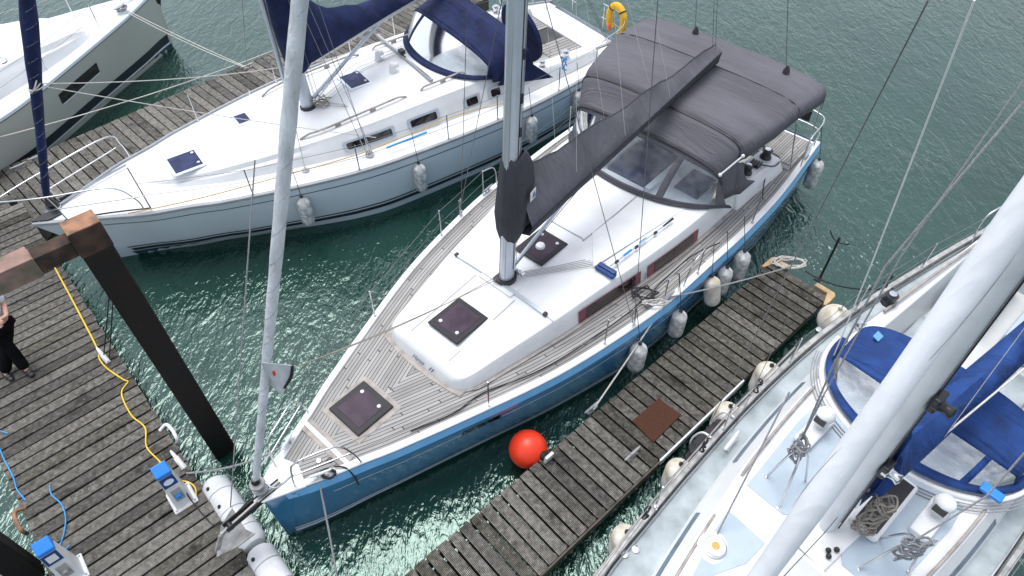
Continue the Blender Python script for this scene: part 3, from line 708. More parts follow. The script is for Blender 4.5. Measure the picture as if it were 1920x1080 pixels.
for y in (-.97, .97): MB().box((4.66, y, rz(4.66, .9) + .03), (0.07, 0.06, 0.05)).build('track_end', M['black'], tr, bevel=0.006)
MB().box((4.67, 0.02, rz(4.66, 0) + .075), (0.12, 0.16, 0.07)).build('track_car', M['black'], tr, bevel=0.012)
MB().bb(4.55, 5.18, -.34, .36, rz(4.8, .35) - .01, rz(4.8, 0) + 0.012).build('mast_step_pad', M['gel'], rA, bevel=0.02)
MB().poly([(5.9, -.95), (7.9, -1.25), (8.3, -1.3), (8.3, -.55), (6.55, -.42)], rz(7, -.9) + .0, rz(7, -.9) + .018).build('halyard_cover', M['gel'], rA, bevel=0.008)
MB().poly([(5.9, .95), (7.9, 1.25), (8.3, 1.3), (8.3, .55), (6.55, .42)], rz(7, -.9) + .0, rz(7, -.9) + .018).build('halyard_cover', M['gel'], rA, bevel=0.008)
g = [(6.3, .30), (6.32, -.36), (6.42, -.44), (7.9, -.46)]
MB().tube(curve([(x, y, rz(x, y) + .008) for x, y in g], 4), 0.009, 5).build('garage_groove', M['greyrail'], rA)
MB().tube(curve([(x, -y, rz(x, y) + .008) for x, y in g[1:]], 4), 0.009, 5).build('garage_groove', M['greyrail'], rA)
for k in range(5):
    MB().tube([(5.0, -.13 - .035*k, rz(5, .2) + .06), (5.45 + .02*k, -.43 - .05*k, rz(5.45, .5) + .035), (5.95 + .04*k, -.75 - .075*k, rz(6, .8) + .03)], 0.006, 5).build('halyard', M['greyrope'], rA)
# mast, vang, boom, cover
mA = lambda z: Vector((4.80 + 0.05 * (z - 1.75), -0.04 + .004 * (z - 1.75), z))
MB().tube([mA(1.72), mA(9), mA(17)], [0.105, 0.105, 0.09], 16, flat=1.35).build('mast', M['alloy'], rA, smooth=50)
MB().tube([mA(1.72), mA(1.80)], 0.15, 14, flat=1.2).build('mast_collar', M['black'], rA, smooth=40)
for dx, dy in ((.12, .1), (.14, .02), (.13, -.07), (-.13, .05), (-.12, -.06)):
    a_ = mA(1.85) + Vector((dx, dy, 0)); c_ = mA(7.5) + Vector((dx * .9, dy * .9, 0))
    MB().tube([a_, c_], 0.0055, 5).build('halyard', M['greyrope'], rA)
for k in range(3): MB().cyl((4.98, -.08 - .07*k, 1.78), (4.98, -.08 - .07*k, 1.84), 0.035, 10).build('turning_block', M['steel'], rA, smooth=40)
BM0, BM1 = Vector((5.02, -.02, 2.68)), Vector((10.35, -.16, 3.34))
MB().tube([BM0, BM1], 0.085, 12, flat=1.3).build('boom', M['alloy'], rA, smooth=50)
MB().tube([mA(1.9) + Vector((.12, 0, 0)), BM0.lerp(BM1, .34) - Vector((0, 0, .1))], 0.032, 10).build('vang', M['alloy'], rA, smooth=50)
MB().tube([mA(1.95) + Vector((.15, -.05, 0)), BM0.lerp(BM1, .34) - Vector((0, .05, .16))], 0.007, 6).build('vang_tackle', M['blackrope'], rA)
rows = []
rs = random.Random(5)
for i in range(29):
    s_ = i / 28; c = BM0.lerp(BM1, s_); H = 0.72 * (1 - s_) ** 1.3 + 0.24; W = 0.20 * (1 - s_) + 0.115; wob = 0.03 * math.sin(s_ * 23) + rs.gauss(0, .008)
    cz = .17 + .05 * (1 - s_); fo = .018 * math.sin(s_ * 60) * (1 - s_)
    prof = [(-.10, -.05), (-W * .9, .02), (-W * 1.08, cz), (-W * .78, cz + (H - cz) * .28 + fo), (-W * .42 + wob, cz + (H - cz) * .62 - fo), (.03, H + .03 + wob), (.07, H * .96 + wob), (W * .8, H * .7 - wob), (W * 1.08, H * .4), (W, .1), (.10, -.05)]
    rows.append([c + Vector((0, y, z)) for y, z in prof])
cov = MB().grid(rows); k_ = 11; cov.f.append(tuple((len(rows) - 1) * k_ + j for j in range(k_))); cov.build('sail_cover', M['canvas'], rA, smooth=45)
MB().grid([[r_[2] + Vector((0, -.004, .012)), r_[2] + Vector((0, -.007, 0)), r_[1] + Vector((0, -.007, 0)), r_[0] + Vector((0, -.008, 0)), r_[0] + Vector((0, .1, -.07))] for r_ in rows]).build('cover_shaded_wall', M['canvas_dk'], rA, smooth=60)  # shade of the upright port wall painted as a darker strip
MB().tube([r_[5] + Vector((0, .01, .004)) for r_ in rows], 0.012, 6).build('cover_zip', M['canvas_dk'], rA, smooth=60)
rows = []
for z, rx0, rx1, ry in ((4.12, .12, .22, .13), (4.05, .13, .30, .15), (3.8, .14, .42, .18), (3.5, .16, .46, .20), (3.1, .19, .44, .22), (2.85, .17, .38, .2), (2.68, .13, .25, .15), (2.60, .11, .15, .12)):
    c = mA(z); ring = []
    for j in range(20):
        a_ = 2 * math.pi * j / 20; rr = 1 + .07 * math.sin(5 * a_ + z * 3); ring.append(c + Vector(((rx1 if math.cos(a_) > 0 else rx0) * math.cos(a_) * rr, ry * math.sin(a_) * rr, .04 * math.sin(3 * a_ + z))))
    rows.append(ring)
mc = MB().grid(rows, close=True).build('mast_cover', M['canvas_dk'], rA, smooth=60, thick=.004)
q = mA(3.42) + Vector((.24, -.235, 0))
lg = MB().box(q, (.16, .008, .17), Matrix.Rotation(R(12), 3, 'Z')).build('sail_badge', M['pedwhite'], mc)
for k in range(2):
    MB().add([q + Vector((-.03 + .05*k, -.012 - .006 * k, -.04)), q + Vector((.03 + .05*k, -.004, -.04)), q + Vector((.025 + .05*k, -.006, .06 - .03*k))], [(0, 1, 2)]).build('badge_mark', M['peddark'], lg, thick=.002)
for s_ in (.22, .45, .68):   # lazy jacks
    for sg in (-1, 1):
        MB().tube([BM0.lerp(BM1, s_) + Vector((0, sg * .2, .25)), mA(9.5) + Vector((.2, sg * .3, 0))], 0.0035, 4).build('lazy_jack', M['white_wire'], rA)
for dy in (-.03, .03): MB().tube([BM1 + Vector((-.05, dy, .1)), mA(16.8) + Vector((.15, dy, 0))], 0.005, 5).build('topping_lift', M['wire'], rA)
MB().tube([mA(2.0) + Vector((.02, -.108, 0)), mA(12) + Vector((.02, -.108, 0))], .006, 4).build('mast_slot', M['hatchframe'], rA)
MB().tube([mA(4.2) + Vector((.13, 0, 0)), mA(12) + Vector((.13, 0, 0))], .012, 5).build('mast_track', M['greyrail'], rA)
for z in (4.5, 5.0, 5.6): MB().box(mA(z) + Vector((.05, -.10, 0)), (.05, .03, .14)).build('mast_fitting', M['black'], rA, bevel=.008)
# furled jib
J0, J1 = Vector((.06, .04, 1.62)), Vector((5.55, .02, 15.2))
jp = [J0.lerp(J1, t) for t in [i / 60 for i in range(61)]]
jr = [0.036 if i == 0 else (0.045 + 0.030 * min(1, i / 20) + .003 * math.sin(i * 2.3)) for i in range(61)]
jb = MB().tube(jp, jr, 12).build('furled_jib', M['furl'], rA, smooth=60)
hp_ = [J0.lerp(J1, t) + Vector((.072 * math.cos(t * 260), .072 * math.sin(t * 260), 0)) * min(1, .65 + t * 1.5) for t in [.02 + .42 * i / 200 for i in range(201)]]
MB().tube(hp_, 0.004, 4).build('sail_edge', M['greyrail'], jb)
t0 = J0.lerp(J1, .115)
MB().add([t0 + Vector((.05, -.05, .40)), t0 + Vector((.36, -.14, .10)), t0 + Vector((.10, -.06, -.32)), t0 + Vector((0.03, 0, 0))], [(0, 1, 2, 3)]).build('sail_clew', M['furl'], jb, thick=.01)
MB().tube(curve([t0 + Vector((.33, -.13, .13)), t0 + Vector((.27, -.125, -.04)), t0 + Vector((.16, -.08, -.2))]), .022, 6).build('clew_webbing', M['black'], jb)
MB().box(t0 + Vector((.12, -.075, .14)), (.03, .01, .08)).build('red_mark', M['red'], jb)
MB().lathe([(.10, 0), (.105, .03), (.07, .05), (.06, .12), (.105, .15), (.10, .17), (.05, .2), (.045, .26)], 18, None, (.06, .04, 1.40)).build('furler_drum', M['galv'], rA, smooth=40)
MB().lathe([(.055, 0), (.06, .05), (.04, .09)], 14, None, (.06, .04, 1.585)).build('furler_collar', M['black'], rA, smooth=40)
# jib sheets led to the track
for dy in (0, .05):
    MB().tube(sag(t0 + Vector((.35, -.13, .06)), (4.64, .03 + dy, rz(4.6, 0) + .1), .06 + dy), .007, 5).build('jib_sheet', M['oldrope'], rA)
# pulpit
for sg in (-1, 1):
    MB().tube(curve([(.40, sg * .22, 1.33), (.42, sg * .24, 1.62), (.48, sg * .27, 1.86), (.72, sg * .36, 1.90), (1.02, sg * .50, 1.88), (1.16, sg * .56, 1.6), (1.22, sg * .60, 1.32)], 5), .0135, 8).build('pulpit_rail', M['steel'], rA, smooth=60)
    MB().tube([(.42, sg * .24, 1.6), (1.15, sg * .56, 1.62)], .0125, 8).build('pulpit_rail', M['steel'], rA, smooth=60)
MB().tube(curve([(.44, -.24, 1.62), (.18, -.18, 1.55), (.14, .1, 1.55), (.2, .2, 1.56), (.44, .24, 1.62)], 5), .0125, 8).build('pulpit_rail', M['steel'], rA, smooth=60)
A.rail([3.05, 5.1, 6.42, 7.4, 9.2], (-1, 1), h=.62, ends=((1.02, .50, 1.88), (11.4, 2.05, 1.85)))
for x in (6.42, 7.4):    # gate braces
    for sg in (-1, 1):
        y = sg * (A.b(x) - .06); d_ = .42 if x < 7 else -.42
        MB().tube(curve([(x + d_, sg * (A.b(x + d_) - .06), A.zs(x) + .03), (x + d_ * .75, y, A.zs(x) + .5), (x, y, A.zs(x) + .6)], 5), .012, 7).build('gate_brace', M['steel'], rA, smooth=60)
# pushpit
for sg in (-1, 1):
    pts = [(11.4, sg * 2.06, 1.22), (11.4, sg * 2.05, 1.85), (12.15, sg * 1.98, 1.87), (12.38, sg * 1.75, 1.87), (12.38, sg * 1.0, 1.87), (12.38, sg * .95, 1.2)]
    MB().tube(curve(pts, 5), .0135, 8).build('pushpit_rail', M['steel'], rA, smooth=60)
    MB().tube(curve([(11.4, sg * 2.05, 1.55), (12.15, sg * 1.99, 1.56), (12.37, sg * 1.75, 1.56), (12.38, sg * 1.0, 1.56)], 5), .011, 7).build('pushpit_rail', M['steel'], rA, smooth=60)
    MB().tube([(12.2, sg * 1.96, 1.2), (12.2, sg * 1.95, 1.87)], .012, 7).build('pushpit_post', M['steel'], rA)
MB().box((12.3, -1.55, 1.78), (.03, .22, .24)).build('outboard_bracket', M['hatchframe'], rA, bevel=.01)
# standing rigging
for sg in (-1, 1):
    cp = Vector((5.72, sg * (A.b(5.7) - .05), 1.27)); sp_ = Vector((5.75, sg * 1.35, 7.2))
    MB().box(cp + Vector((0, 0, .05)), (.07, .02, .14)).build('chainplate', M['steel'], rA)
    MB().tube([cp + Vector((0, 0, .1)), sp_, mA(16.6)], .006, 5).build('cap_shroud', M['wire'], rA)
    MB().tube([cp + Vector((-.04, 0, .1)), mA(7.2)], .006, 5).build('lower_shroud', M['wire'], rA)
    for d_ in (Vector((0, 0, .1)), Vector((-.05, sg * -.02, .1))): MB().tube([cp + d_, cp + d_ + Vector((0.0, sg * -.01, .32))], .011, 6).build('turnbuckle', M['steel'], rA)
    MB().tube([mA(7.2), sp_], .03, 8).build('spreader', M['alloy'], rA)
for x_, y_ in ((11.2, .73), (11.05, -1.29)):
    MB().tube([(12.35, y_ * 1.15, 1.3), (x_, y_, 3.18), (mA(16.9))], .006, 5).build('backstay', M['wire'], rA)
    MB().lathe([(.07, 0), (.05, .06), (.02, .12)], 10, None, (x_, y_, 3.2)).build('canvas_boot', M['black'], rA, smooth=40)
# sprayhood and bimini
hw = lambda t: 1
fA = foot(7.85, 9.0, 1.74, 1.80, 1.52, .9)
def hoop2(t):
    k = .80
    if abs(t) <= k:
        a_ = t / k * math.pi / 2; return Vector((8.87, 1.69 * spow(math.sin(a_), .72), 2.58 + .46 * max(0, math.cos(a_)) ** .36))
    q = (abs(t) - k) / (1 - k); return Vector((8.87 + .25 * q, math.copysign(1.69 + .02 * q, t), 2.58 - .86 * q))
hd = hood(rA, fA, [arch(8.38, 1.62, 1.75, 2.72, .42, .35), hoop2], M['canvas'], M['vinyl'], win=(.10, .9, .80), strip=(-.28, .28), N=36)
MB().tube([fA(-1 + 2 * i / 40) + Vector((-.01, 0, .02)) for i in range(41)], .05, 8, flat=.5).build('hood_foot_band', M['canvas_dk'], hd, smooth=60)
fr1 = arch(8.37, 1.625, 1.75, 2.725, .42, .35)
MB().tube([fr1(-.9 + 1.8 * i / 40) for i in range(41)], .04, 8, flat=.6).build('hood_front_band', M['canvas_dk'], hd, smooth=60)
p1, p2 = fr1(-.72) + Vector((.02, -.06, .0)), hoop2(-.78) + Vector((0, -.06, .03))
MB().tube([p1, p2], .016, 8).ball(p1, .035, 8).ball(p2, .035, 8).build('grab_rail', M['gel'], hd, smooth=60)
# side curtain dropping to the coaming (port and starboard)
ar = hoop2
for sg in (-1, 1):
    top = [ar(sg * t) for t in (.8, .85, .9, .95, 1)]
    MB().grid([top, [q + Vector((.22, sg * .03, -.1)) for q in top], [Vector((9.55 + .1 * i, sg * (1.66 + .02*i), 1.80 - .06 * i)) for i in range(5)]]).build('side_curtain', M['canvas'], hd, smooth=60, thick=.006)
def bim(x, w_, z0, z1):
    def f(t):
        a_ = t * math.pi / 2; return Vector((x, w_ * spow(math.sin(a_), .72), z0 + (z1 - z0) * max(0, math.cos(a_)) ** .36))
    return f
BH = [(8.87, 1.69, 2.585, 3.045), (9.1, 1.78, 2.64, 3.105), (9.7, 1.90, 2.76, 3.15), (10.26, 1.98, 2.84, 3.215), (10.3, 1.98, 2.85, 3.235), (10.34, 1.98, 2.84, 3.215), (10.8, 2.02, 2.80, 3.20), (11.34, 2.03, 2.72, 3.175), (11.40, 2.03, 2.66, 3.13), (11.44, 2.02, 2.50, 2.93)]
T = [-1 + i / 20 for i in range(41)]
bmn = MB().grid([[bim(*h_)(t) + Vector((0, 0, .012 * math.sin(t * 31 + h_[0] * 5) * (1 if abs(t) > .5 else .3))) for t in T] for h_ in BH]).build('bimini', M['canvas'], rA, smooth=50, thick=.008)
f_ = bim(10.3, 1.983, 2.85, 3.238)
MB().tube([f_(t) for t in T], .009, 6).build('bimini_seam', M['canvas_dk'], bmn)
f_ = bim(8.87, 1.695, 2.59, 3.05)
MB().tube([f_(t) for t in T], .009, 6).build('bimini_seam', M['black'], bmn)
for x_ in (10.3, 11.35):
    for sg in (-1, 1): MB().tube([(x_, sg * 2.0, 2.8), (x_ + .25 * (1 if x_ > 11 else 2.6), sg * 2.02, 1.3)], .0125, 7).build('bimini_frame', M['steel'], bmn)
# cockpit
ck = MB(); ck.add([(9.35, -1.22, 1.24), (12.3, -1.22, 1.2), (12.3, 1.22, 1.2), (9.35, 1.22, 1.24), (9.35, -1.0, .62), (12.3, -1.0, .6), (12.3, 1.0, .6), (9.35, 1.0, .62)],
                  [(4, 5, 6, 7), (0, 1, 5, 4), (2, 3, 7, 6), (3, 0, 4, 7)]).build('cockpit_well', M['gel2'], rA)
for sg in (-1, 1):
    MB().bb(9.45, 10.6, sg * .62, sg * 1.2, .66, 1.02).build('cockpit_seat', M['gel'], rA, bevel=.02)
    MB().bb(9.5, 10.55, sg * .66, sg * 1.12, 1.022, 1.045).build('seat_cushion', M['cushion'], rA, bevel=.015)
    MB().add([(9.35, sg * 1.2, 1.2), (11.1, sg * 1.24, 1.18), (11.1, sg * 1.86, 1.18), (9.35, sg * 1.78, 1.2), (9.35, sg * 1.28, 1.68), (11.0, sg * 1.32, 1.50), (11.0, sg * 1.74, 1.50), (9.35, sg * 1.66, 1.68)],
             [(4, 5, 6, 7), (0, 1, 5, 4), (1, 2, 6, 5), (2, 3, 7, 6), (3, 0, 4, 7)]).build('coaming', M['gel'], rA, bevel=.03)
    winch(rA, (9.98, sg * 1.52, 1.61), 1.25); winch(rA, (10.78, sg * 1.52, 1.52), 1.35)
    cb_ = MB()
    for k in range(4): cb_.box((10.35 + .02, sg * (1.42 + .055 * k), 1.60), (.2, .04, .08))
    cb_.build('rope_clutch', M['black'], rA, bevel=.008)
    tb_ = MB()
    tb_.grid([[Vector((11.15 + .99 * i, sg * y, 1.325)) for y in (.72, 1.0, 1.3, 1.6, 1.94)] for i in range(2)], uvs=[[(q_, 11.15 + i) for q_ in (0, .4, .8, 1.15, 1.5)] for i in range(2)])
    tb_.build('helm_seat', M['teak'], rA, thick=.03)
    MB().bb(11.16, 12.13, sg * .74, sg * 1.92, 1.15, 1.30).build('helm_seat_base', M['gel'], rA)
    wl = MB(); wl.lathe([(.40, -.02), (.44, -.015), (.44, .015), (.40, .02)], 28, Matrix.Rotation(R(80), 3, 'Y'), (10.95, sg * .72, 1.42)); wl.build('wheel_cover', M['black'], rA, smooth=50)
    MB().box((10.75, sg * .72, 1.05), (.22, .3, .85)).build('helm_pedestal', M['gel2'], rA, bevel=.04)
MB().bb(12.3, 12.42, -1.9, 1.9, .95, 1.2).build('transom_cap', M['gel'], rA, bevel=.02)
MB().bb(12.0, 12.3, -.6, .6, .7, 1.0).build('aft_bench', M['gel'], rA, bevel=.03)
lr = MB().ball((11.95, -1.05, 1.55), .24, 14, (1, .8, .9)).build('liferaft_cover', M['black'], rA, smooth=60)
# companionway under the hood
MB().bb(8.1, 9.3, -.42, .42, rz(8.5, 0) - .02, rz(8.5, 0) + .05).build('companionway_slide', M['hatchblue'], rA, bevel=.02)
for sg in (-1, 1):
    MB().bb(8.05, 9.4, sg * .46, sg * .58, rz(8.5, .5) - .02, rz(8.5, .5) + .10).build('slide_rail', M['gel'], rA, bevel=.02)
    MB().bb(8.5, 9.2, sg * .8, sg * 1.3, rz(8.7, 1) - .02, rz(8.7, 1) + .025).build('roof_panel', M['cushion'], rA, bevel=.01)
    winch(rA, (8.95, sg * 1.42, rz(8.9, 1.3)), .9)
MB().bb(9.352, 9.37, -.40, .40, .8, 1.72).build('washboard', M['pane'], rA)
MB().bb(9.33, 9.348, -1.22, 1.22, .62, 1.72).build('cabin_bulkhead', M['gel2'], rA)
# small builder's script and mark on the roof front
def text(body, size, loc, rot, m, parent, name='lettering'):
    c_ = bpy.data.curves.new('t', 'FONT'); c_.body = body; c_.size = size; c_.extrude = .001; c_.shear = .3; c_.align_x = 'CENTER'
    o = bpy.data.objects.new('t', c_); scene.collection.objects.link(o); bpy.context.view_layer.update()
    me = bpy.data.meshes.new_from_object(o.evaluated_get(bpy.context.evaluated_depsgraph_get())); bpy.data.objects.remove(o)
    me.materials.clear(); me.materials.append(m)
    x_ = bpy.data.objects.new(name, me); scene.collection.objects.link(x_); x_.parent = parent; x_.location = loc; x_.rotation_euler = rot
    return x_
text('Hanse', .10, (2.862, .04, 1.375), (R(62), 0, R(-90)), M['peddark'], rf)
for k in range(2):
    y = -.20 - .05*k; MB().add([(2.862, y, 1.375), (2.862, y - .02, 1.375), (2.895, y - .05, 1.44), (2.895, y - .035, 1.44)], [(0, 1, 2, 3)]).build('builder_mark', M['peddark'], rf, thick=.003)
MB().add([(6.60, -1.532, 1.34), (6.66, -1.541, 1.34), (6.67, -1.522, 1.46), (6.64, -1.52, 1.46)], [(0, 1, 2, 3)]).build('builder_mark', M['greyrail'], rf, thick=.003)
# loose things on the blue sloop
br = thing('deck_brush', 'blue deck brush with telescopic white handle lying on the blue sloop roof', 'brush', FA.w((5.98, -1.16, rz(6, 1.16) + .03)), FA.a)
MB().tube([(.1, 0, .06), (1.5, -.12, .07)], .014, 8).build('handle', M['alloy'], br)
for a_ in (.2, .7, 1.2): MB().tube([(a_, -.005 - a_*.08, .062), (a_ + .07, -.005 - (a_ + .07)*.08, .062)], .026, 8).build('clamp', M['black'], br)
for a_, c_ in ((.42, .62), (.86, 1.02)): MB().tube([(a_, -.03 - a_*.06 + .03, .063), (c_, -.03 - c_*.06 + .025, .065)], .02, 8).build('grip', M['cushion'] if False else M['pedblue'], br)
MB().tube([(1.45, -.117, .07), (1.72, -.14, .085)], [.016, .022], 8).build('handle_end', M['black'], br)
MB().bb(-.03, .05, -.17, .17, .05, .09).build('head', M['peddark'], br, bevel=.012)
MB().box((-.02, 0, .02), (.12, .36, .07)).build('bristles', M['bluebristle'], br, bevel=.015)
rl = tag(loops(FA.w((6.35, -1.72, 1.34)), 3, (.2, .13, .015), M['blackrope'], 'rope_coil', None, 3, (.1, .1, .01), .014), 'black rope coil on the teak side deck of the blue sloop', 'rope')
rl2 = tag(loops(FA.w((6.3, -1.98, 1.36)), 3, (.22, .06, .02), M['rope'], 'rope_coil', None, 9, (.08, .08, .02), .010), 'white rope turns on the midship cleat of the blue sloop', 'rope')
sd_ = [FA.at(770, 808, 1.30), FA.at(850, 775, 1.30), FA.at(905, 737, 1.3), FA.at(1000, 700, 1.3), FA.at(1080, 655, 1.3), FA.at(1180, 585, 1.3), FA.at(1250, 520, 1.3), FA.at(1300, 478, 1.35), FA.at(1350, 455, 1.35)]
tag(MB().tube(curve([FA.w(q_) for q_ in sd_], 5), .012, 6).build('deck_line', M['blackrope'], None, smooth=60), 'long dark line lying along the port side deck of the blue sloop', 'rope')
tag(loops(FA.w((.80, -.42, 1.36)), 3, (.10, .07, .02), M['blackrope'], 'rope_turns', None, 41, (.04, .04, .02), .014), 'black rope turns on the port bow cleat of the blue sloop', 'rope')
tag(MB().tube(curve([FA.w(q_) for q_ in ((.92, -.40, 1.36), (1.02, -.52, 1.33), (1.05, -.62, 1.15), (1.06, -.63, .92))], 5), .013, 6).build('rope_tail', M['blackrope'], None, smooth=60), 'short black rope tail hanging over the port bow of the blue sloop', 'rope')
tag(MB().tube(curve([FA.w(q_) for q_ in ((10.4, -1.62, 1.62), (10.7, -1.78, 1.5), (11.1, -1.7, 1.42), (11.2, -1.45, 1.4), (10.95, -1.35, 1.62), (10.7, -1.62, 1.5), (10.2, -1.85, 1.32), (9.9, -2.0, 1.3))], 5), .011, 6).build('sheet_tail', M['blackrope'], None, smooth=60), 'black sheet tail looping round the cockpit winches of the blue sloop', 'rope')
# ================================================================== white boat with navy canvas
FB = Frame((-8.7, 9.15), 36.5)
B = Boat('white sloop with navy sail cover and navy sprayhood beyond the blue sloop', FB, 13.3,
         [(0, .04), (.3, .2), (1.1, .60), (1.7, .93), (2.47, 1.2), (3.0, 1.42), (5.04, 2.0), (6.46, 2.2), (9.1, 2.27), (10.4, 2.18), (12.2, 1.9), (13.3, 1.55)],
         1.42, 1.24, rake=0.95, kb=0.55, km=0.92, sheer_dip=0.03)
rB = B.root
B.hull(M['hull_white'])
B.strip('cove_line', M['stripe_dark'], lambda x: B.zs(x) - 0.215, lambda x: B.zs(x) - 0.195, .004, x0=.3)
B.strip('boot_stripe', M['stripe_dark'], .30, .335, .004, x0=.5)
B.strip('boot_stripe', M['stripe_dark'], .17, .26, .004, x0=.5)
B.strip('antifouling', M['antifoul'], -.4, .145, .004, x0=.4)
B.deck(M['nonskid_w'], inset=.06, drop=.01, camber=.05, x1=13.2, yin=1.2, xin=9.7)
B.gunwale(M['greyrail'], inset=.07, h=.035, lip=.008, name='toe_rail')
cB = [(1.95, .22), (2.05, .36), (2.6, .62), (3.5, .98), (5.5, 1.46), (7, 1.60), (9.4, 1.66), (9.75, 1.64)]
zB = [(1.95, 1.44), (2.6, 1.53), (3.5, 1.62), (5.5, 1.76), (7.5, 1.84), (9.75, 1.86)]
def wB(x): return lerp(smooth_tab(cB, 4), x)
rfB = B.roof('coachroof', M['gel'], cB, zB, front=.6, edge=.12, camber=.05, tumble=.18, zdeck=lambda x: B.zs(x) - .02)
def rzB(x, y): return lerp(zB, x) + .05 * (1 - (y / max(.2, wB(x) - .3)) ** 2)
for a, c in ((1.86, (.66, -.86)),):
    MB().beam((1.86, .66, B.zs(1.9) + .035), (1.86, -.86, B.zs(1.9) + .045), .022, .012).build('locker_seam', M['black'], rB)
MB().beam((2.45, .5, rzB(2.45, .5) + .006), (2.45, -.56, rzB(2.45, .5) + .006), .01, .006).build('deck_seam', M['greyrail'], rB)
MB().tube(curve([(.5, -.30, 1.46), (1.2, -.55, 1.45), (1.86, -.86, 1.44)], 4), .016, 5).build('locker_hinge', M['black'], rB)
MB().tube(curve([(.5, .22, 1.46), (1.2, .5, 1.46), (1.86, .72, 1.45)], 4), .022, 5).build('locker_hinge', M['steel'], rB)
hatch(rfB, 2.49, 3.13, -.46, .20, rzB(2.8, 0) - .01, M['hull_white'], M['hatchblue'], rim=.055, r=.02, knobs=2)
hatch(rfB, 4.05, 4.4, .22, .66, rzB(4.2, .4) - .01, M['hull_white'], M['hatchblue'], rim=.055, r=.02, knobs=0)
hatch(rfB, 6.42, 6.98, -.18, .50, rzB(6.7, .2) - .015, M['hull_white'], M['hatchblue'], rim=.06, r=.02, knobs=2)
for y in (.58, -.09):
    v_ = MB().lathe([(.085, 0), (.085, .04), (.07, .07), (.07, .16), (.05, .22), (.01, .245)], 16, None, (7.51, y, rzB(7.5, y) - .01))
    v_.lathe([(.06, 0), (.062, .12)], 12, Matrix.Rotation(R(90), 3, 'Y'), (7.52, y, rzB(7.5, y) + .14)); v_.build('cowl_vent', M['gel'], rfB, smooth=50)
for x0, x1 in ((5.55, 6.68), (6.98, 7.74), (8.36, 8.78), (9.0, 9.38)):
    for sg in (-1, 1):
        def pnt(x, k, e): 
            z0 = B.zs(x) - .02; H = lerp(zB, x) - z0; return Vector((x, sg * (wB(x) - .18 * (.12 + .76 * k) + e), z0 + H * (.22 + .60 * k)))
        def oblong(a, c, e, k0, k1): return MB().grid([[pnt(x, k0 + (k1 - k0) * .08 if 0 < i < 8 else k0 + (k1 - k0) * .22, e), pnt(x, (k0 + k1) / 2, e), pnt(x, k1 - (k1 - k0) * .08 if 0 < i < 8 else k1 - (k1 - k0) * .22, e)] for i, x in enumerate([a, a + .03] + [a + .03 + (c - a - .06) * q / 5 for q in range(1, 5)] + [c - .03, c - .015, c])])
        o = oblong(x0, x1, .012, .0, .78).build('window', M['alloy'], rfB, thick=.012)
        oblong(x0 + .07, x1 - .07, .022, .14, .64).build('pane', M['pane'], o, thick=.006)
for x0, x1 in ((4.87, 7.27), (7.62, 8.75)):
    for sg in (-1, 1):
        n_ = 3 if x1 - x0 > 2 else 2; pts = []
        yy = lambda x: sg * min(1.06, wB(x) - .38)
        for k in range(13): 
            x = x0 + (x1 - x0) * k / 12; pts.append((x, yy(x), rzB(x, yy(x)) + (.075 if 0 < k < 12 else .015)))
        b_ = MB().tube(pts, .022, 6, flat=.9)
        for k in range(1, n_): x = x0 + (x1 - x0) * k / n_; b_.box((x, yy(x), rzB(x, yy(x)) + .03), (.12, .035, .08))
        b_.build('handrail', M['wornwood'], rfB, smooth=50)
MB().beam((8.0, 1.5, rzB(8, 1) + .06), (7.98, -.95, rzB(8, 1) + .06), .07, .06).build('traveller', M['greyrail'], rB, bevel=.01)
MB().beam((8.0, 1.45, rzB(8, 1) + .094), (7.98, -.9, rzB(8, 1) + .094), .03, .012).build('traveller_track', M['steel'], rB)
MB().box((8.0, .35, rzB(8, .4) + .13), (.12, .16, .09)).build('traveller_car', M['black'], rB, bevel=.015)
# mast and boom
mB = lambda z: Vector((5.47 - .03 * (z - 1.75), -.1 + .05 * (z - 1.75), z))
MB().tube([mB(1.74), mB(9), mB(16)], [.10, .10, .085], 14, flat=1.35).build('mast', M['alloy'], rB, smooth=50)
MB().tube([mB(1.85) + Vector((-.28, .16, 0)), mB(5.6) + Vector((-.16, .12, 0))], .05, 12).build('spinnaker_pole', M['alloy'], rB, smooth=50)
K0, K1 = Vector((5.6, -.06, 2.74)), Vector((10.5, 1.42, 2.86))
MB().tube([K0, K1], .085, 12, flat=1.2).build('boom', M['gel2'], rB, smooth=50)
MB().tube([mB(1.98) + Vector((.14, -.02, 0)), K0.lerp(K1, .42) - Vector((0, 0, .1))], .042, 10).build('vang', M['alloy'], rB, smooth=50)
for e in (0, .03): MB().tube([mB(1.95) + Vector((.2, -.1 + e, 0)), K0.lerp(K1, .36) - Vector((0, -e, .15))], .005, 5).build('vang_tackle', M['greyrope'], rB)
rows = []
sdv = (K1 - K0).cross(Vector((0, 0, 1))).normalized()
rs = random.Random(8)
for i in range(25):
    s_ = i / 24; c = K0.lerp(K1, s_); H = 1.25 * math.exp(-s_ * 9) + .34 * (1 - s_) + .24; W = .17 * (1 - s_) + .14; wob = .03 * math.sin(s_ * 31) + rs.gauss(0, .01)
    prof = [(-.09, 0.02), (-W, .12), (-W * 1.1, H * .4), (-W * .7 + wob, H * .8), (0, H + wob), (W * .7 + wob, H * .8), (W * 1.1, H * .42), (W, .12), (.09, 0.02)]
    rows.append([c + sdv * y + Vector((0, 0, z)) for y, z in prof])
cv = MB().grid(rows); cv.f.append(tuple(range(9))); cv.f.append(tuple(24 * 9 + j for j in range(9))); cv.build('sail_cover', M['navy'], rB, smooth=45)
rows = []
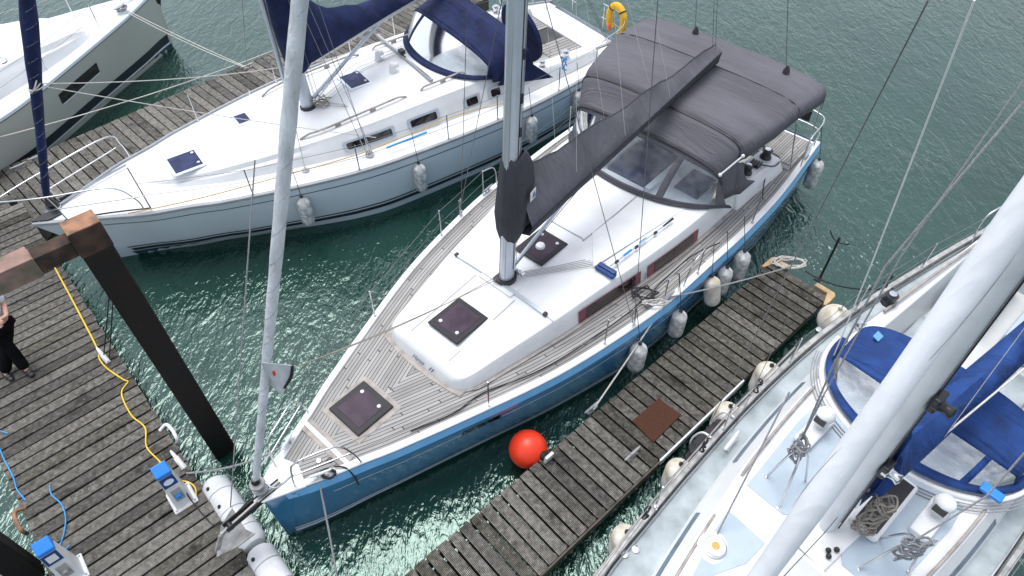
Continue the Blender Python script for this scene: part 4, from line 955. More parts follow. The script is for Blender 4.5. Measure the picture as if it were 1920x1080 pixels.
for z, r0, r1, ry in ((2.62, .13, .2, .16), (2.75, .17, .36, .2), (3.2, .2, .48, .22), (3.8, .2, .46, .2), (4.4, .17, .3, .17), (4.9, .13, .15, .12)):
    c = mB(z); rows.append([c + Vector(((r1 if math.cos(a) > 0 else r0) * math.cos(a), ry * math.sin(a), 0)) for a in [2 * math.pi * j / 18 for j in range(18)]])
MB().grid(rows, close=True).build('mast_cover', M['navy'], rB, smooth=60, thick=.004)
for dx, dy in ((.14, -.14), (.2, -.02), (.1, .15), (.22, -.2)):
    MB().tube([mB(1.86) + Vector((dx, dy, 0)), mB(8) + Vector((dx * .6, dy * .6, 0))], .0055, 5).build('halyard', M['greyrope'], rB)
    MB().tube([mB(1.84) + Vector((dx, dy, 0)), (7.0, .55 + dy, rzB(7, .5) + .03), (8.2, .6 + dy * .6, rzB(8, .6) + .05)], .005, 5).build('halyard', M['greyrope'], rB)
    MB().tube([mB(1.86) + Vector((dx, dy, 0)), (6.1, -.62 + dy * .3, rzB(6.1, .6) + .04)], .0045, 5).build('halyard', M['greyrope'], rB)
tag(loops(FB.w((5.72, -.22, 1.9)), 5, (.16, .14, .07), M['oldrope'], 'rope_coil', None, 4, (.1, .1, .1), .009), 'tangle of lines at the mast foot of the white sloop', 'rope')
MB().tube([mB(1.74), mB(1.84)], .17, 12).build('mast_collar', M['black'], rB)
# furled genoa with navy strip
J0, J1 = Vector((.42, .2, 1.72)), Vector((5.35, .1, 14.5))
jp = [J0.lerp(J1, i / 60) for i in range(61)]
jr = [.05 if i < 1 else .062 + (.035 * math.exp(-((i - 13) / 4) ** 2)) + .03 * min(1, i / 14) + .004 * math.sin(i * 1.9) for i in range(61)]
jB = MB().tube(jp, jr, 12).build('furled_genoa', M['navy'], rB, smooth=60)
MB().tube([J0.lerp(J1, t) + Vector((math.cos(t * 320), math.sin(t * 320), 0)) * lerp([(i / 60, jr[i] + .002) for i in range(61)], t) for t in [.02 + .4 * i / 220 for i in range(221)]], .003, 4).build('seam_stitching', M['greyrope'], jB)
t1 = J0.lerp(J1, .155)
for e in (0, .06, .14):
    MB().tube([t1 + Vector((math.cos(a), math.sin(a), 0)) * .115 + Vector((0, 0, e * math.cos(a) + e * .5)) for a in [2 * math.pi * k / 16 for k in range(17)]], .012, 5).build('sheet_wrap', M['rope'], jB)
MB().lathe([(.11, 0), (.125, .03), (.125, .07), (.08, .09), (.1, .14), (.07, .2), (.05, .3)], 18, None, (.42, .2, 1.42)).build('furler_drum', M['black'], rB, smooth=40)
MB().lathe([(.127, .04), (.127, .065)], 18, None, (.42, .2, 1.42)).build('drum_band', M['stripe_white'], rB, smooth=40)
MB().tube(sag(t1 + Vector((.1, -.05, 0)), FB.at(705, 258, 1.6), .05), .008, 5).build('genoa_sheet', M['rope'], rB)
MB().tube(sag(t1 + Vector((.1, .05, 0)), (7.3, 1.75, 1.55), .18), .009, 5).build('genoa_sheet', M['rope'], rB)
# pulpit, rails
pts = [(1.75, -.82, 1.45), (1.7, -.80, 1.7), (1.4, -.68, 2.02), (.4, -.36, 2.08), (-.25, -.02, 2.08), (-.25, .06, 2.08), (.4, .36, 2.08), (1.75, .86, 2.06), (1.95, .92, 1.8), (2.0, .94, 1.45)]
MB().tube(curve(pts, 6), .0145, 8).build('pulpit_rail', M['steel'], rB, smooth=60)
for sg in (-1, 1):
    MB().tube(curve([(.55, sg * .34, 1.46), (.5, sg * .33, 1.8), (.45, sg * .36, 2.07)], 4), .0125, 7).build('pulpit_post', M['steel'], rB, smooth=60)
    MB().tube([(.5, sg * .34, 1.76), (1.85, sg * .9, 1.76)], .011, 7).build('pulpit_rail', M['steel'], rB, smooth=60)
MB().box((-.05, 0, 1.98), (.12, .12, .1)).build('bow_light', M['black'], rB, bevel=.02)
B.rail([3.55, 5.55, 7.55, 8.8, 10.6], (-1, 1), h=.62, ends=((1.75, .84, 2.06), (11.9, 1.92, 1.88)))
MB().box((.3, 0, 1.44), (.4, .12, .06)).build('bow_roller', M['galv'], rB, bevel=.01)
MB().poly([(.0, 0), (.25, -.12), (.5, -.08), (.5, .08), (.25, .12)], 1.44, 1.48).build('anchor_flukes', M['black'], rB, bevel=.01)
for sg in (-1, 1):
    cp = Vector((5.95, sg * 1.72, 1.36)); c2 = Vector((4.68, sg * 1.42, 1.36))
    MB().lathe([(.09, 0), (.08, .02)], 12, None, cp).build('chainplate', M['steel'], rB); MB().lathe([(.08, 0), (.07, .02)], 12, None, c2).build('chainplate', M['steel'], rB)
    for q, e in ((Vector((5.5, sg * 1.1, 6.6)), (0, 0)), (mB(6.4), (-.05, .03)), (mB(6.4) + Vector((.2, 0, 0)), (.05, -.03))):
        MB().tube([cp + Vector((e[0], e[1], 0)), cp.lerp(q, .08) + Vector((e[0], e[1], 0)), q] + ([mB(15.5)] if e == (0, 0) else []), .006, 5).build('shroud', M['wire'], rB)
        MB().tube([cp + Vector((e[0], e[1], 0)), cp.lerp(q, .085) + Vector((e[0], e[1], 0))], .012, 6).build('turnbuckle', M['steel'], rB)
    MB().tube([c2, mB(6.3)], .006, 5).build('shroud', M['wire'], rB); MB().tube([c2, c2.lerp(mB(6.3), .08)], .012, 6).build('turnbuckle', M['steel'], rB)
# hood, wheel cover, cockpit
fB = foot(8.22, 9.55, 1.58, 1.88, 1.76, .9)
hB = hood(rB, fB, [arch(9.0, 1.62, 1.80, 2.45, .5, .1), arch(9.55, 1.70, 1.74, 2.70, .45, .2), arch(9.9, 1.72, 1.66, 2.64, .42, .25)], M['navy'], M['vinyl_dirty'], win=(.16, .92, .80), strip=(.3,), N=36)
MB().tube([fB(-1 + 2 * i / 40) + Vector((-.01, 0, .03)) for i in range(41)], .07, 8, flat=.6).build('hood_foot_band', M['navy'], hB, smooth=60)
MB().add([(9.5, -1.70, 2.15), (9.95, -1.75, 2.1), (10.6, -1.88, 1.52), (9.2, -1.66, 1.70)], [(0, 1, 2, 3)]).build('side_curtain', M['navy'], hB, thick=.006)
MB().lathe([(.62, -.1), (.74, -.05), (.74, .05), (.62, .1)], 28, Matrix.Rotation(R(78), 3, 'Y') , (11.0, -.15, 1.75)).build('wheel_cover', M['navy'], rB, smooth=50)
MB().bb(10.75, 11.25, -.35, .1, .7, 1.3).build('helm_pedestal', M['gel2'], rB, bevel=.05)
MB().add([(9.75, -1.2, 1.30), (12.3, -1.2, 1.28), (12.3, 1.2, 1.28), (9.75, 1.2, 1.30), (9.75, -.8, .72), (12.3, -.6, .7), (12.3, .6, .7), (9.75, .8, .72)], [(4, 5, 6, 7), (0, 1, 5, 4), (1, 2, 6, 5), (2, 3, 7, 6), (3, 0, 4, 7)]).build('cockpit_well', M['gel2'], rB)
for sg in (-1, 1):
    MB().bb(9.8, 10.9, sg * .62, sg * 1.12, .72, 1.12).build('cockpit_seat', M['gel'], rB, bevel=.03)
    for q, (x0, x1) in enumerate(((9.85, 10.85), (11.3, 12.2))):
        MB().grid([[Vector((x, sg * y, 1.135 if q == 0 else 1.33)) for y in ((.66, 1.08) if q == 0 else (.3, 1.15))] for x in (x0, x1)], uvs=[[(0, x0), (.45, x0)], [(0, x1), (.45, x1)]]).build('teak_seat', M['teak'], rB, thick=.02)
    MB().add([(9.75, sg * 1.16, 1.24), (12.4, sg * 1.1, 1.2), (12.4, sg * 1.6, 1.2), (9.75, sg * 1.78, 1.24), (9.75, sg * 1.22, 1.62), (12.3, sg * 1.16, 1.48), (12.3, sg * 1.45, 1.48), (9.75, sg * 1.62, 1.66)],
             [(4, 5, 6, 7), (0, 1, 5, 4), (1, 2, 6, 5), (2, 3, 7, 6), (3, 0, 4, 7)]).build('coaming', M['gel'], rB, bevel=.05)
    winch(rB, (10.62, sg * 1.45, 1.55), 1.1, M['steel']); winch(rB, (11.35, sg * 1.4, 1.5), 1.35, M['steel'])
MB().bb(12.3, 13.1, -1.15, 1.15, 1.0, 1.31).build('aft_deck', M['gel'], rB, bevel=.06)
pts = [(11.9, -1.92, 1.25), (11.9, -1.92, 1.88), (12.9, -1.62, 1.92), (13.25, -1.2, 1.94), (13.3, -.5, 1.94)]
for sg in (-1, 1):
    MB().tube(curve([(x, y * -sg, z) for x, y, z in pts], 5), .014, 8).build('pushpit_rail', M['steel'], rB, smooth=60)
    MB().tube(curve([(11.9, sg * 1.92, 1.58), (12.9, sg * 1.63, 1.6), (13.25, sg * 1.2, 1.6), (13.28, sg * .5, 1.6)], 5), .012, 7).build('pushpit_rail', M['steel'], rB, smooth=60)
    for x, y in ((12.75, 1.66), (13.25, .6)): MB().tube([(x, sg * y, 1.25), (x, sg * y, 1.92)], .012, 7).build('pushpit_post', M['steel'], rB)
    for k in range(3): MB().tube([(12.7 + .04 * k, sg * 1.55, 1.3), mB(15.8)], .005, 5).build('backstay', M['wire'], rB)
lb = thing('lifebuoy', 'yellow horseshoe lifebuoy hung on the stern rail of the white sloop', 'lifebuoy', FB.w((13.2, -1.1, 1.75)), FB.a)
pts = [Vector((.0, math.sin(a) * .26, .05 + math.cos(a) * .34)) for a in [R(-145) + R(290) * i / 24 for i in range(25)]]
MB().tube(pts, .085, 12, flat=1.0).build('foam', M['lifeyellow'], lb, smooth=60)
for a in (-.75, .75): MB().tube([Vector((.0, math.sin(a + e) * .26, .05 + math.cos(a + e) * .34)) for e in (-.06, .06)], .092, 12).build('black_band', M['black'], lb, smooth=60)
MB().lathe([(.05, 0), (.05, .12), (.02, .15)], 10, None, (-.06, .16, -.25)).build('light', M['orange'], lb, smooth=40)
tag(loops(FB.w((11.05, -1.72, 1.62)), 4, (.05, .04, .16), M['bluerope'], 'rope_hank', None, 6, (.03, .03, .05), .014), 'bright blue rope hank hung on the guard wire of the white sloop', 'rope')
yl_ = [FB.at(240, 400, 1.5), FB.at(330, 382, 1.45), FB.at(420, 360, 1.45), FB.at(540, 327, 1.45), FB.at(610, 308, 1.42), FB.at(690, 283, 1.42), FB.at(760, 255, 1.45), FB.at(860, 215, 1.45), FB.at(960, 190, 1.45)]
tag(MB().tube(curve([FB.w(q) for q in yl_], 5), .010, 6).build('deck_line', M['yellowrope'], None), 'tan line lying along the port side deck of the white sloop', 'rope')
tag(MB().tube([FB.w(FB.at(725, 277, 1.45)), FB.w(FB.at(800, 248, 1.47))], .022, 8).build('boat_hook', M['bluerope'], None), 'blue boat hook shaft lying on the white sloop side deck', 'boat hook')
# ================================================================== greige-hulled boat, top left
FC = Frame((-9.6, 18.2), 237.0)
C = Boat('large white-decked sloop with a greige hull at the top left', FC, 13.5, [(0, .03), (.4, .17), (1.2, .55), (2.8, 1.16), (4.73, 1.86), (5.58, 2.08), (7.5, 2.3), (10, 2.35), (13.5, 2.1)], 1.55, 1.4, rake=.08, kb=.72, km=.9)
rC = C.root
C.hull(M['hull_grey'])
C.strip('sheer_line', M['stripe_dark'], lambda x: C.zs(x) - .06, lambda x: C.zs(x) - .045, .004)
C.strip('boot_stripe', M['stripe_dark'], .20, .42, .005, x0=.1); C.strip('boot_line', M['stripe_white'], .155, .185, .005, x0=.1)
C.strip('antifouling', M['antifoul'], -.4, .145, .004, x0=.05)
C.strip('hull_window', M['pane'], lambda x: C.zs(x) - .62, lambda x: C.zs(x) - .36, .006, x0=2.75, x1=4.1, n=8)
C.strip('window_lip', M['stripe_white'], lambda x: C.zs(x) - .65, lambda x: C.zs(x) - .628, .005, x0=2.75, x1=4.1, n=8)
C.deck(M['gel'], inset=.3, drop=-.05, camber=.05, x1=13.4)
C.gunwale(M['hull_white'], inset=.32, h=.05, lip=.012, name='bulwark')
C.roof('coachroof', M['gel'], [(2.2, .5), (2.5, .8), (4, 1.25), (6, 1.6), (9, 1.7), (10, 1.65)], [(2.2, 1.75), (4, 1.98), (7, 2.1), (10, 2.12)], front=.9, edge=.16, camber=.06, tumble=.18, zdeck=lambda x: C.zs(x) + .0)
C.rail([2.05, 3.9, 6.0, 8.2], (-1, 1), h=.62, inset=.36, ends=((.6, .3, 2.2), (10, 1.9, 2.1)))
cleat(rC, (1.25, .32, 1.62), R(15), M['steel'], 1.3)
loops((1.22, .34, 1.66), 4, (.13, .11, .03), M['greyrope'], 'cleat_turns', rC, 12, (.05, .05, .03), .012)
MB().lathe([(.15, 0), (.15, .03), (.11, .05)], 16, None, (4.6, .95, 1.98)).build('deck_vent', M['steel'], rC, smooth=40)
MB().add([(-.14, -.05, 1.5), (-.14, .05, 1.5), (.06, .0, 1.0), (.1, .09, 1.45), (.1, -.09, 1.45)], [(0, 1, 3), (0, 4, 2), (0, 2, 1), (1, 2, 3), (3, 2, 4), (0, 3, 4)]).build('stem_anchor', M['black'], rC)
MB().tube([(.35, 0, 1.7), (5.5, 0, 16)], .06, 10).build('furled_jib', M['furl'], rC, smooth=60)
MB().tube([(5.4, 0, 2.0), (5.6, 0, 17)], .11, 12).build('mast', M['alloy'], rC, smooth=60)
# ================================================================== grey-decked boat, right
FD = Frame((-.38, -.22), 41.0)
D = Boat('white and pale-blue ketch-like cruiser with royal blue canvas at the right', FD, 14.2, [(0, .05), (.8, .6), (2, 1.12), (3.17, 1.45), (4.07, 1.56), (5.06, 1.66), (6.79, 1.77), (8.73, 1.74), (10.61, 1.50), (12.82, 1.12), (14.2, .7)], 1.5, 1.42, rake=.6, kb=.6, km=.93, sheer_dip=.06)
D.root['label'] = 'grey-decked white cruising yacht with royal blue canvas at the right'
rD = D.root
D.hull(M['hull_white'])
D.strip('rubbing_strake', M['greyrail'], lambda x: D.zs(x) - .14, lambda x: D.zs(x) - .05, .03)
D.deck(M['steeldeck'], inset=.07, drop=.10, camber=.03, x1=14.1, yin=1.16, xin=8.45)
mbb = MB()
for sg in (-1, 1):
    rows = []
    for x in D.xs(60):
        q = D.b(x); z = D.zs(x); rows.append([Vector((x, sg * (q + .02), z - .12)), Vector((x, sg * (q + .02), z + .02)), Vector((x, sg * (q - .05), z + .02)), Vector((x, sg * (q - .055), z - .12))])
    mbb.grid(rows)
mbb.build('toe_rail', M['galv'], rD, smooth=35)
mbb = MB()
for sg in (-1, 1): mbb.tube([(x, sg * (D.b(x) - .085), D.zs(x) - .055) for x in [1.5 + .2 * i for i in range(60)]], .014, 5)
mbb.build('foot_rail', M['steel'], rD, smooth=60)
tD = [(1.9, .32), (2.2, .62), (3.0, .88), (3.77, 1.07), (5.21, 1.31), (6.41, 1.43), (7.6, 1.47), (8.3, 1.45)]
zD = [(1.9, 1.72), (4, 1.755), (8.4, 1.80)]
def wD(x): return lerp(smooth_tab(tD, 4), x)
rfD = D.roof('coachroof', M['gel'], tD, zD, front=.3, edge=.07, camber=.03, tumble=.20, zdeck=lambda x: D.zs(x) - .12)
def rzD(x, y): return lerp(zD, x) + .03 * (1 - (y / max(.2, wD(x) - .27)) ** 2)
for x0, x1 in ((3.0, 4.62), (5.55, 7.35)):
    for sg in (-1, 1):
        MB().grid([[Vector((x, sg * (wD(x) - .065), 1.48)), Vector((x, sg * (wD(x) - .11), 1.55))] for x in [x0 + (x1 - x0) * i / 8 for i in range(9)]]).build('cabin_window', M['slot'], rfD, thick=.02)
for x0, x1 in ((3.1, 4.75), (5.3, 7.2)):
    for sg in (-1, 1):
        yy = lambda x: sg * (wD(x) - .27)
        pts = [(x0 + (x1 - x0) * k / 12, yy(x0 + (x1 - x0) * k / 12), rzD(x0, 1) + (.06 if 0 < k < 12 else .0)) for k in range(13)]
        b_ = MB().tube(pts, .02, 6)
        for k in (4, 8): b_.box((pts[k][0], pts[k][1], rzD(x0, 1) + .02), (.1, .03, .07))
        b_.build('handrail', M['wornwood'], rfD, smooth=50)
def pad(pts, dz=.012):
    n_ = len(pts); cx = sum(p[0] for p in pts) / n_; cy = sum(p[1] for p in pts) / n_
    return MB().poly([(x, y, rzD(x, y)) for x, y in pts], -.01, dz).build('nonskid_panel', M['nonskid'], rfD, bevel=.004)
for sg in (-1, 1):
    pad([(3.0, sg * .5), (4.05, sg * .5), (4.42, sg * .34), (4.78, sg * .34), (4.8, sg * .88), (4.5, sg * .86), (4.45, sg * .62), (4.25, sg * .52), (4.05, sg * .60), (4.02, sg * .72), (3.0, sg * .55)][:5] + [(4.5, sg * .84), (3.9, sg * .68), (3.2, sg * .58)])
    pad([(5.24, sg * .40), (5.42, sg * .26), (5.5, sg * .3), (5.95, sg * .34), (6.0, sg * .02), (7.0, sg * .02), (7.0, sg * 1.0), (6.6, sg * 1.03), (5.24, sg * .93)])
MB().lathe([(.2, 0), (.2, .012), (.13, .018), (.13, .05), (.115, .075), (.06, .08)], 24, None, (4.29, .70, rzD(4.3, .7))).build('roof_vent', M['gel'], rfD, smooth=40)
MB().lathe([(.14, 0), (.14, .03), (.132, .034)], 24, None, (4.29, .70, rzD(4.3, .7) + .014)).build('vent_ring', M['steel'], rfD, smooth=40)
MB().lathe([(.05, 0), (.045, .006)], 16, None, (4.29, .70, rzD(4.3, .7) + .08)).build('vent_lens', M['yellowrope'], rfD)
hatch(rfD, 3.75, 5.0, -.46, .10, rzD(4.4, 0), M['gel'], M['gel2'], rim=.06, h=.05, knobs=0)
MB().poly([(4.98, -.30), (5.78, -.36), (5.78, .30), (5.05, .26)], rzD(5.4, 0), rzD(5.4, 0) + .05).build('mast_step_pad', M['gel'], rfD, bevel=.03)
for x, y in ((5.2, .12), (5.22, -.2), (5.3, -.26), (5.16, -.24)): MB().ball((x, y, rzD(5.2, 0) + .09), .035, 8).build('block', M['black'], rfD, smooth=60)
bx = MB(); bx.bb(5.72, 6.75, -.52, -.14, rzD(6, .3), rzD(6, .3) + .13); bx.build('open_locker', M['gel'], rfD, bevel=.05)
MB().bb(5.79, 6.69, -.47, -.19, rzD(6, .3) + .128, rzD(6, .3) + .136).build('locker_mouth', M['black'], rfD, bevel=.02)
# dorade boxes with cowls
for sg, x in ((1, 6.5), (-1, 6.5)):
    MB().box((x, sg * .80, rzD(x, .8) + .05), (.62, .24, .12)).build('dorade_box', M['gel'], rfD, bevel=.03)
    dv = MB().lathe([(.085, 0), (.085, .1), (.11, .16), (.13, .22), (.10, .29), (.02, .31)], 16, None, (x + .12, sg * .80, rzD(x, .8) + .1)); dv.build('cowl_vent', M['gel'], rfD, smooth=60)
    MB().box((x + .0, sg * .80, rzD(x, .8) + .30), (.03, .15, .1)).build('cowl_mouth', M['black'], rfD)
# granny bars either side of the mast
for sg, ft, tp in ((1, ((5.52, .83), (5.28, .49), (5.83, .47), (6.1, .62)), (5.62, .68, 2.62)), (-1, ((5.35, -.55), (5.85, -.52), (5.75, -.95), (5.2, -.62)), (5.66, -.76, 2.55))):
    b_ = MB()
    for k, (x, y) in enumerate(ft[:3]): b_.tube(curve([(x, y, 1.79), (x + (tp[0] - x) * .55, y + (tp[1] - y) * .55, 1.79 + (tp[2] - 1.79) * .75), tp], 3), .015, 8).lathe([(.035, 0), (.03, .02)], 10, None, (x, y, 1.785))
    b_.build('mast_guard', M['steel'], rD, smooth=60)
mD = lambda z: Vector((5.52 + .018 * (z - 1.8), -.02 + .035 * (z - 1.8), z))
MB().tube([mD(1.8), mD(8), mD(14.5)], [.095, .095, .085], 18, flat=1.3).build('mast', M['sparwhite'], rD, smooth=50)
for dy, dx in ((-.118, -.02), (-.10, .07), (.118, .03)): MB().tube([mD(1.95) + Vector((dx, dy, 0)), mD(10) + Vector((dx, dy, 0))], .008, 5).build('halyard', M['blackrope'] if dx < .05 else M['greyrope'], rD)
MB().tube([mD(2.0) + Vector((.13, 0, 0)), mD(12) + Vector((.13, 0, 0))], .014, 5).build('mast_track', M['greyrail'], rD)
for z in (3.35, 4.55):
    MB().lathe([(.075, 0), (.075, .05), (.055, .07), (.05, .12), (.07, .16), (.03, .18)], 14, Matrix.Rotation(R(90), 3, 'X'), mD(z) + Vector((-.02, -.13, 0))).build('mast_winch', M['steel'] if z < 4 else M['black'], rD, smooth=40)
    MB().box(mD(z) + Vector((0, -.14, 0)), (.18, .08, .2)).build('winch_pad', M['black'], rD, bevel=.02)
D0, D1 = Vector((5.72, -.05, 2.62)), Vector((11.3, -.6, 3.1))
MB().tube([D0, D1], .08, 10).build('boom', M['gel2'], rD, smooth=60)
rows = []
rs = random.Random(3)
for i in range(25):
    s_ = i / 24; c = D0.lerp(D1, s_); H = .62 * math.exp(-s_ * 6) + .30; W = .13 + .07 * (1 - s_); wob = .03 * math.sin(s_ * 27) + rs.gauss(0, .012)
    rows.append([c + Vector((0, y, z)) for y, z in ((-.09, -.1), (-W, .06), (-W * 1.1, H * .45), (-W * .6 + wob, H * .85), (0, H + wob), (W * .6 + wob, H * .85), (W * 1.1, H * .45), (W, .06), (.09, -.1))])
cv = MB().grid(rows); cv.f.append(tuple(range(9))); cv.f.append(tuple(24 * 9 + j for j in range(9))); cv.build('sail_cover', M['royal'], rD, smooth=45)
rows = []
for z, r0, r1, ry in ((2.45, .13, .3, .15), (2.8, .16, .38, .19), (3.3, .16, .34, .18), (3.9, .14, .2, .15)):
    c = mD(z); rows.append([c + Vector(((r1 if math.cos(a) > 0 else r0) * math.cos(a) * .9, ry * math.sin(a), 0)) for a in [2 * math.pi * j / 18 for j in range(5, 14)][::-1] + []]) if False else rows.append([c + Vector((abs(math.cos(a)) * r1 * .8 + .02, ry * math.sin(a), 0)) for a in [R(-80) + R(160) * j / 10 for j in range(11)]])
MB().grid(rows).build('mast_cover', M['royal'], rD, smooth=60, thick=.006)
MB().tube(sag(D0 + Vector((.6, -.22, .35)), D1 + Vector((-1, -.2, .4)), .1), .012, 6).build('cover_line', M['rope'], rD)
MB().tube(sag(D0.lerp(D1, .18) + Vector((0, -.2, .1)), mD(9) + Vector((.1, -.2, 0)), .0), .004, 5).build('lazy_jack', M['white_wire'], rD)
MB().tube(sag(D0.lerp(D1, .5) + Vector((0, -.2, .1)), mD(9) + Vector((.1, -.2, 0)), .0), .004, 5).build('lazy_jack', M['white_wire'], rD)
Q0, Q1 = Vector((.05, -.22, 1.55)), Vector((5.7, .40, 14.1))
jp = [Q0.lerp(Q1, i / 70) for i in range(71)]
jr = [0.026 + .034 * min(1, i / 9) + (.004 * math.sin(i * .9)) for i in range(71)]
jD = MB().tube(jp, jr, 20).build('furled_genoa', M['furlwhite'], rD, smooth=60)
MB().tube([Q0.lerp(Q1, t) + Vector((math.cos(t * 34), math.sin(t * 34), 0)) * lerp([(i / 70, jr[i] + .001) for i in range(71)], t) for t in [.25 + .4 * i / 80 for i in range(81)]], .0025, 4).build('sail_edge', M['greyrail'], jD)
# hood
fD_ = foot(6.98, 8.2, 1.36, 1.86, 1.83, .8)
hD = hood(rD, fD_, [arch(7.62, 1.26, 1.85, 2.28, .5, .05), arch(8.4, 1.28, 1.83, 2.42, .5, -.15)], M['royal'], M['vinyl_dirty'], win=(.16, .88, .78), strip=(-.42, .1), N=36)
MB().tube([fD_(-1 + 2 * i / 40) + Vector((-.01, 0, .02)) for i in range(41)], .06, 8, flat=.6).build('hood_foot_band', M['royal'], hD, smooth=60)
ft_ = foot(6.86, 8.2, 1.44, 1.80, 1.80, .8)
MB().tube([ft_(-1 + 2 * i / 40) for i in range(41)], .045, 8, flat=1.0).build('hood_coaming', M['gel'], rD, smooth=60)
for e in (0, .05, .1):
    ft_ = foot(6.74 - e, 8.2, 1.5 + e * .6, 1.83, 1.85, .8); MB().tube([ft_(-.85 + 1.7 * i / 40) for i in range(41)], .008, 5).build('deck_line', M['greyrope'], rD, smooth=60)
MB().box((8.15, 1.0, 2.31), (.14, .1, .012), Matrix.Rotation(R(20), 3, 'X')).build('canvas_patch', M['chamfer_blue'], hD)
MB().box((7.3, -1.12, 1.98), (.14, .26, .06)).build('rolled_flap', M['pedblue'], hD, bevel=.02)
# cockpit
MB().add([(8.45, -1.16, 1.62), (12.2, -.95, 1.6), (12.2, .95, 1.6), (8.45, 1.16, 1.62), (8.5, -1.0, 1.12), (12.1, -.8, 1.1), (12.1, .8, 1.1), (8.5, 1.0, 1.12)], [(4, 5, 6, 7), (0, 1, 5, 4), (1, 2, 6, 5), (2, 3, 7, 6), (3, 0, 4, 7)]).build('cockpit_well', M['gel2'], rD)
for sg in (-1, 1):
    MB().add([(8.3, sg * 1.14, 1.3), (12.3, sg * .93, 1.3), (12.3, sg * 1.12, 1.3), (8.3, sg * 1.5, 1.3), (8.3, sg * 1.16, 1.66), (12.3, sg * .95, 1.62), (12.3, sg * 1.05, 1.62), (8.3, sg * 1.40, 1.66)], [(4, 5, 6, 7), (0, 1, 5, 4), (1, 2, 6, 5), (2, 3, 7, 6), (3, 0, 4, 7)]).build('coaming', M['gel'], rD, bevel=.03)
    MB().bb(8.75, 10.3, sg * .28, sg * .92, 1.13, 1.16).build('cockpit_sole_mat', M['steeldeck'], rD, bevel=.04)
    MB().bb(10.5, 12.0, sg * .15, sg * .85, 1.13, 1.5).build('aft_seat', M['nonskid'], rD, bevel=.04)
    winch(rD, (9.55, sg * 1.34, 1.66), 1.35); winch(rD, (8.75, sg * 1.36, 1.66), .9, M['steel'])
    MB().beam((8.6, sg * (D.b(8.6) - .30), 1.36), (12.6, sg * (D.b(12.6) - .12), 1.36), .05, .04).build('genoa_track', M['greyrail'], rD, bevel=.005)
    MB().tube(curve([(9.3, sg * 1.28, 1.70), (10.5, sg * 1.16, 1.72), (11.9, sg * 1.02, 1.68)], 5), .025, 7).build('coaming_rail', M['wornwood'], rD, smooth=60)
    MB().tube(curve([(12.3, sg * 1.14, 1.4), (12.3, sg * 1.16, 2.05), (13.4, sg * .85, 2.1), (14.05, sg * .5, 2.1), (14.15, 0, 2.1)], 5), .015, 8).build('pushpit_rail', M['steel'], rD, smooth=60)
MB().bb(12.3, 14.0, -.6, .6, 1.36, 1.42).build('aft_deck_panel', M['nonskid'], rD, bevel=.02)
for k, (dx, dy) in enumerate(((0, 0), (.16, .22), (.26, .42))): MB().ball((12.6 + dx, .8 - dy, 2.2), .12 - .02 * k, 12, (1.1, 1.1, .7)).build('antenna_dome', M['gel'], rD, smooth=60)
MB().tube([(12.6, .8, 1.4), (12.6, .8, 2.12)], .016, 7).build('antenna_post', M['steel'], rD)
D.rail([2.6, 4.3, 5.9, 7.6, 9.3, 11.0], (-1, 1), h=.6, inset=.03, wires=(.58, .3), ends=((.9, .5, 2.1), (12.3, 1.14, 2.05)))
MB().tube([(3.0, 1.42, 1.72), (12.3, 1.16, 1.98)][:1] + [(x, D.b(x) - .0, 1.75) for x in (4.3, 5.9, 7.6)], .011, 6).build('rail_tube', M['wornwood'], rD)
cleat(rD, (5.82, 1.50, 1.36), R(8), M['gel'], 1.2)
for u, v in ((1172, 1037), (1193, 1028), (1538, 613)): q = FD.at(u, v, 1.38); MB().lathe([(.05, 0), (.05, .012), (.03, .016)], 14, None, (q.x, q.y, D.zs(q.x) - .085)).build('deck_filler', M['steel'], rD, smooth=40)
# shrouds of this boat cross the open water in the view
def wire(fr, root, pix, m='wire', r=.006, nm='shroud'):
    MB().tube([fr.at(*p) for p in pix], r, 5).build(nm, M[m], root, smooth=60)
wire(FD, rD, [(1333, 790, 1.45), (1741, 0, 7.85)]); wire(FD, rD, [(1545, 712, 1.5), (1632, 500, 3.3), (1827, 0, 7.6)], 'white_wire', .009)
wire(FD, rD, [(1372, 812, 1.5), (1420, 715, 2.6), (1480, 590, 4.0)], 'wire', .004)
for a, b_ in (((1345, 1000, 1.8), (1480, 735, 3.2)), ((1500, 830, 2.6), (1545, 740, 3.5))): wire(FD, rD, [a, b_], 'greyrope', .012, 'line')
wire(FD, rD, [(1500, 830, 2.6), (1560, 690, 4.2), (1660, 500, 5.6), (1920, 190, 7.0)], 'greyrope', .011, 'running_line'); wire(FD, rD, [(1545, 740, 3.4), (1690, 480, 5.4), (1920, 150, 7.0)], 'greyrope', .009, 'running_line')
wire(FD, rD, [(1720, 1010, 2.6), (1850, 930, 3.0), (1920, 850, 3.6)], 'greyrope', .011, 'running_line')
wire(FD, rD, [(1470, 1080, 3.0), (1545, 1000, 2.0), (1570, 970, 2.4)], 'wire', .006, 'inner_stay')
AX = Matrix.Rotation(R(90), 3, 'X')
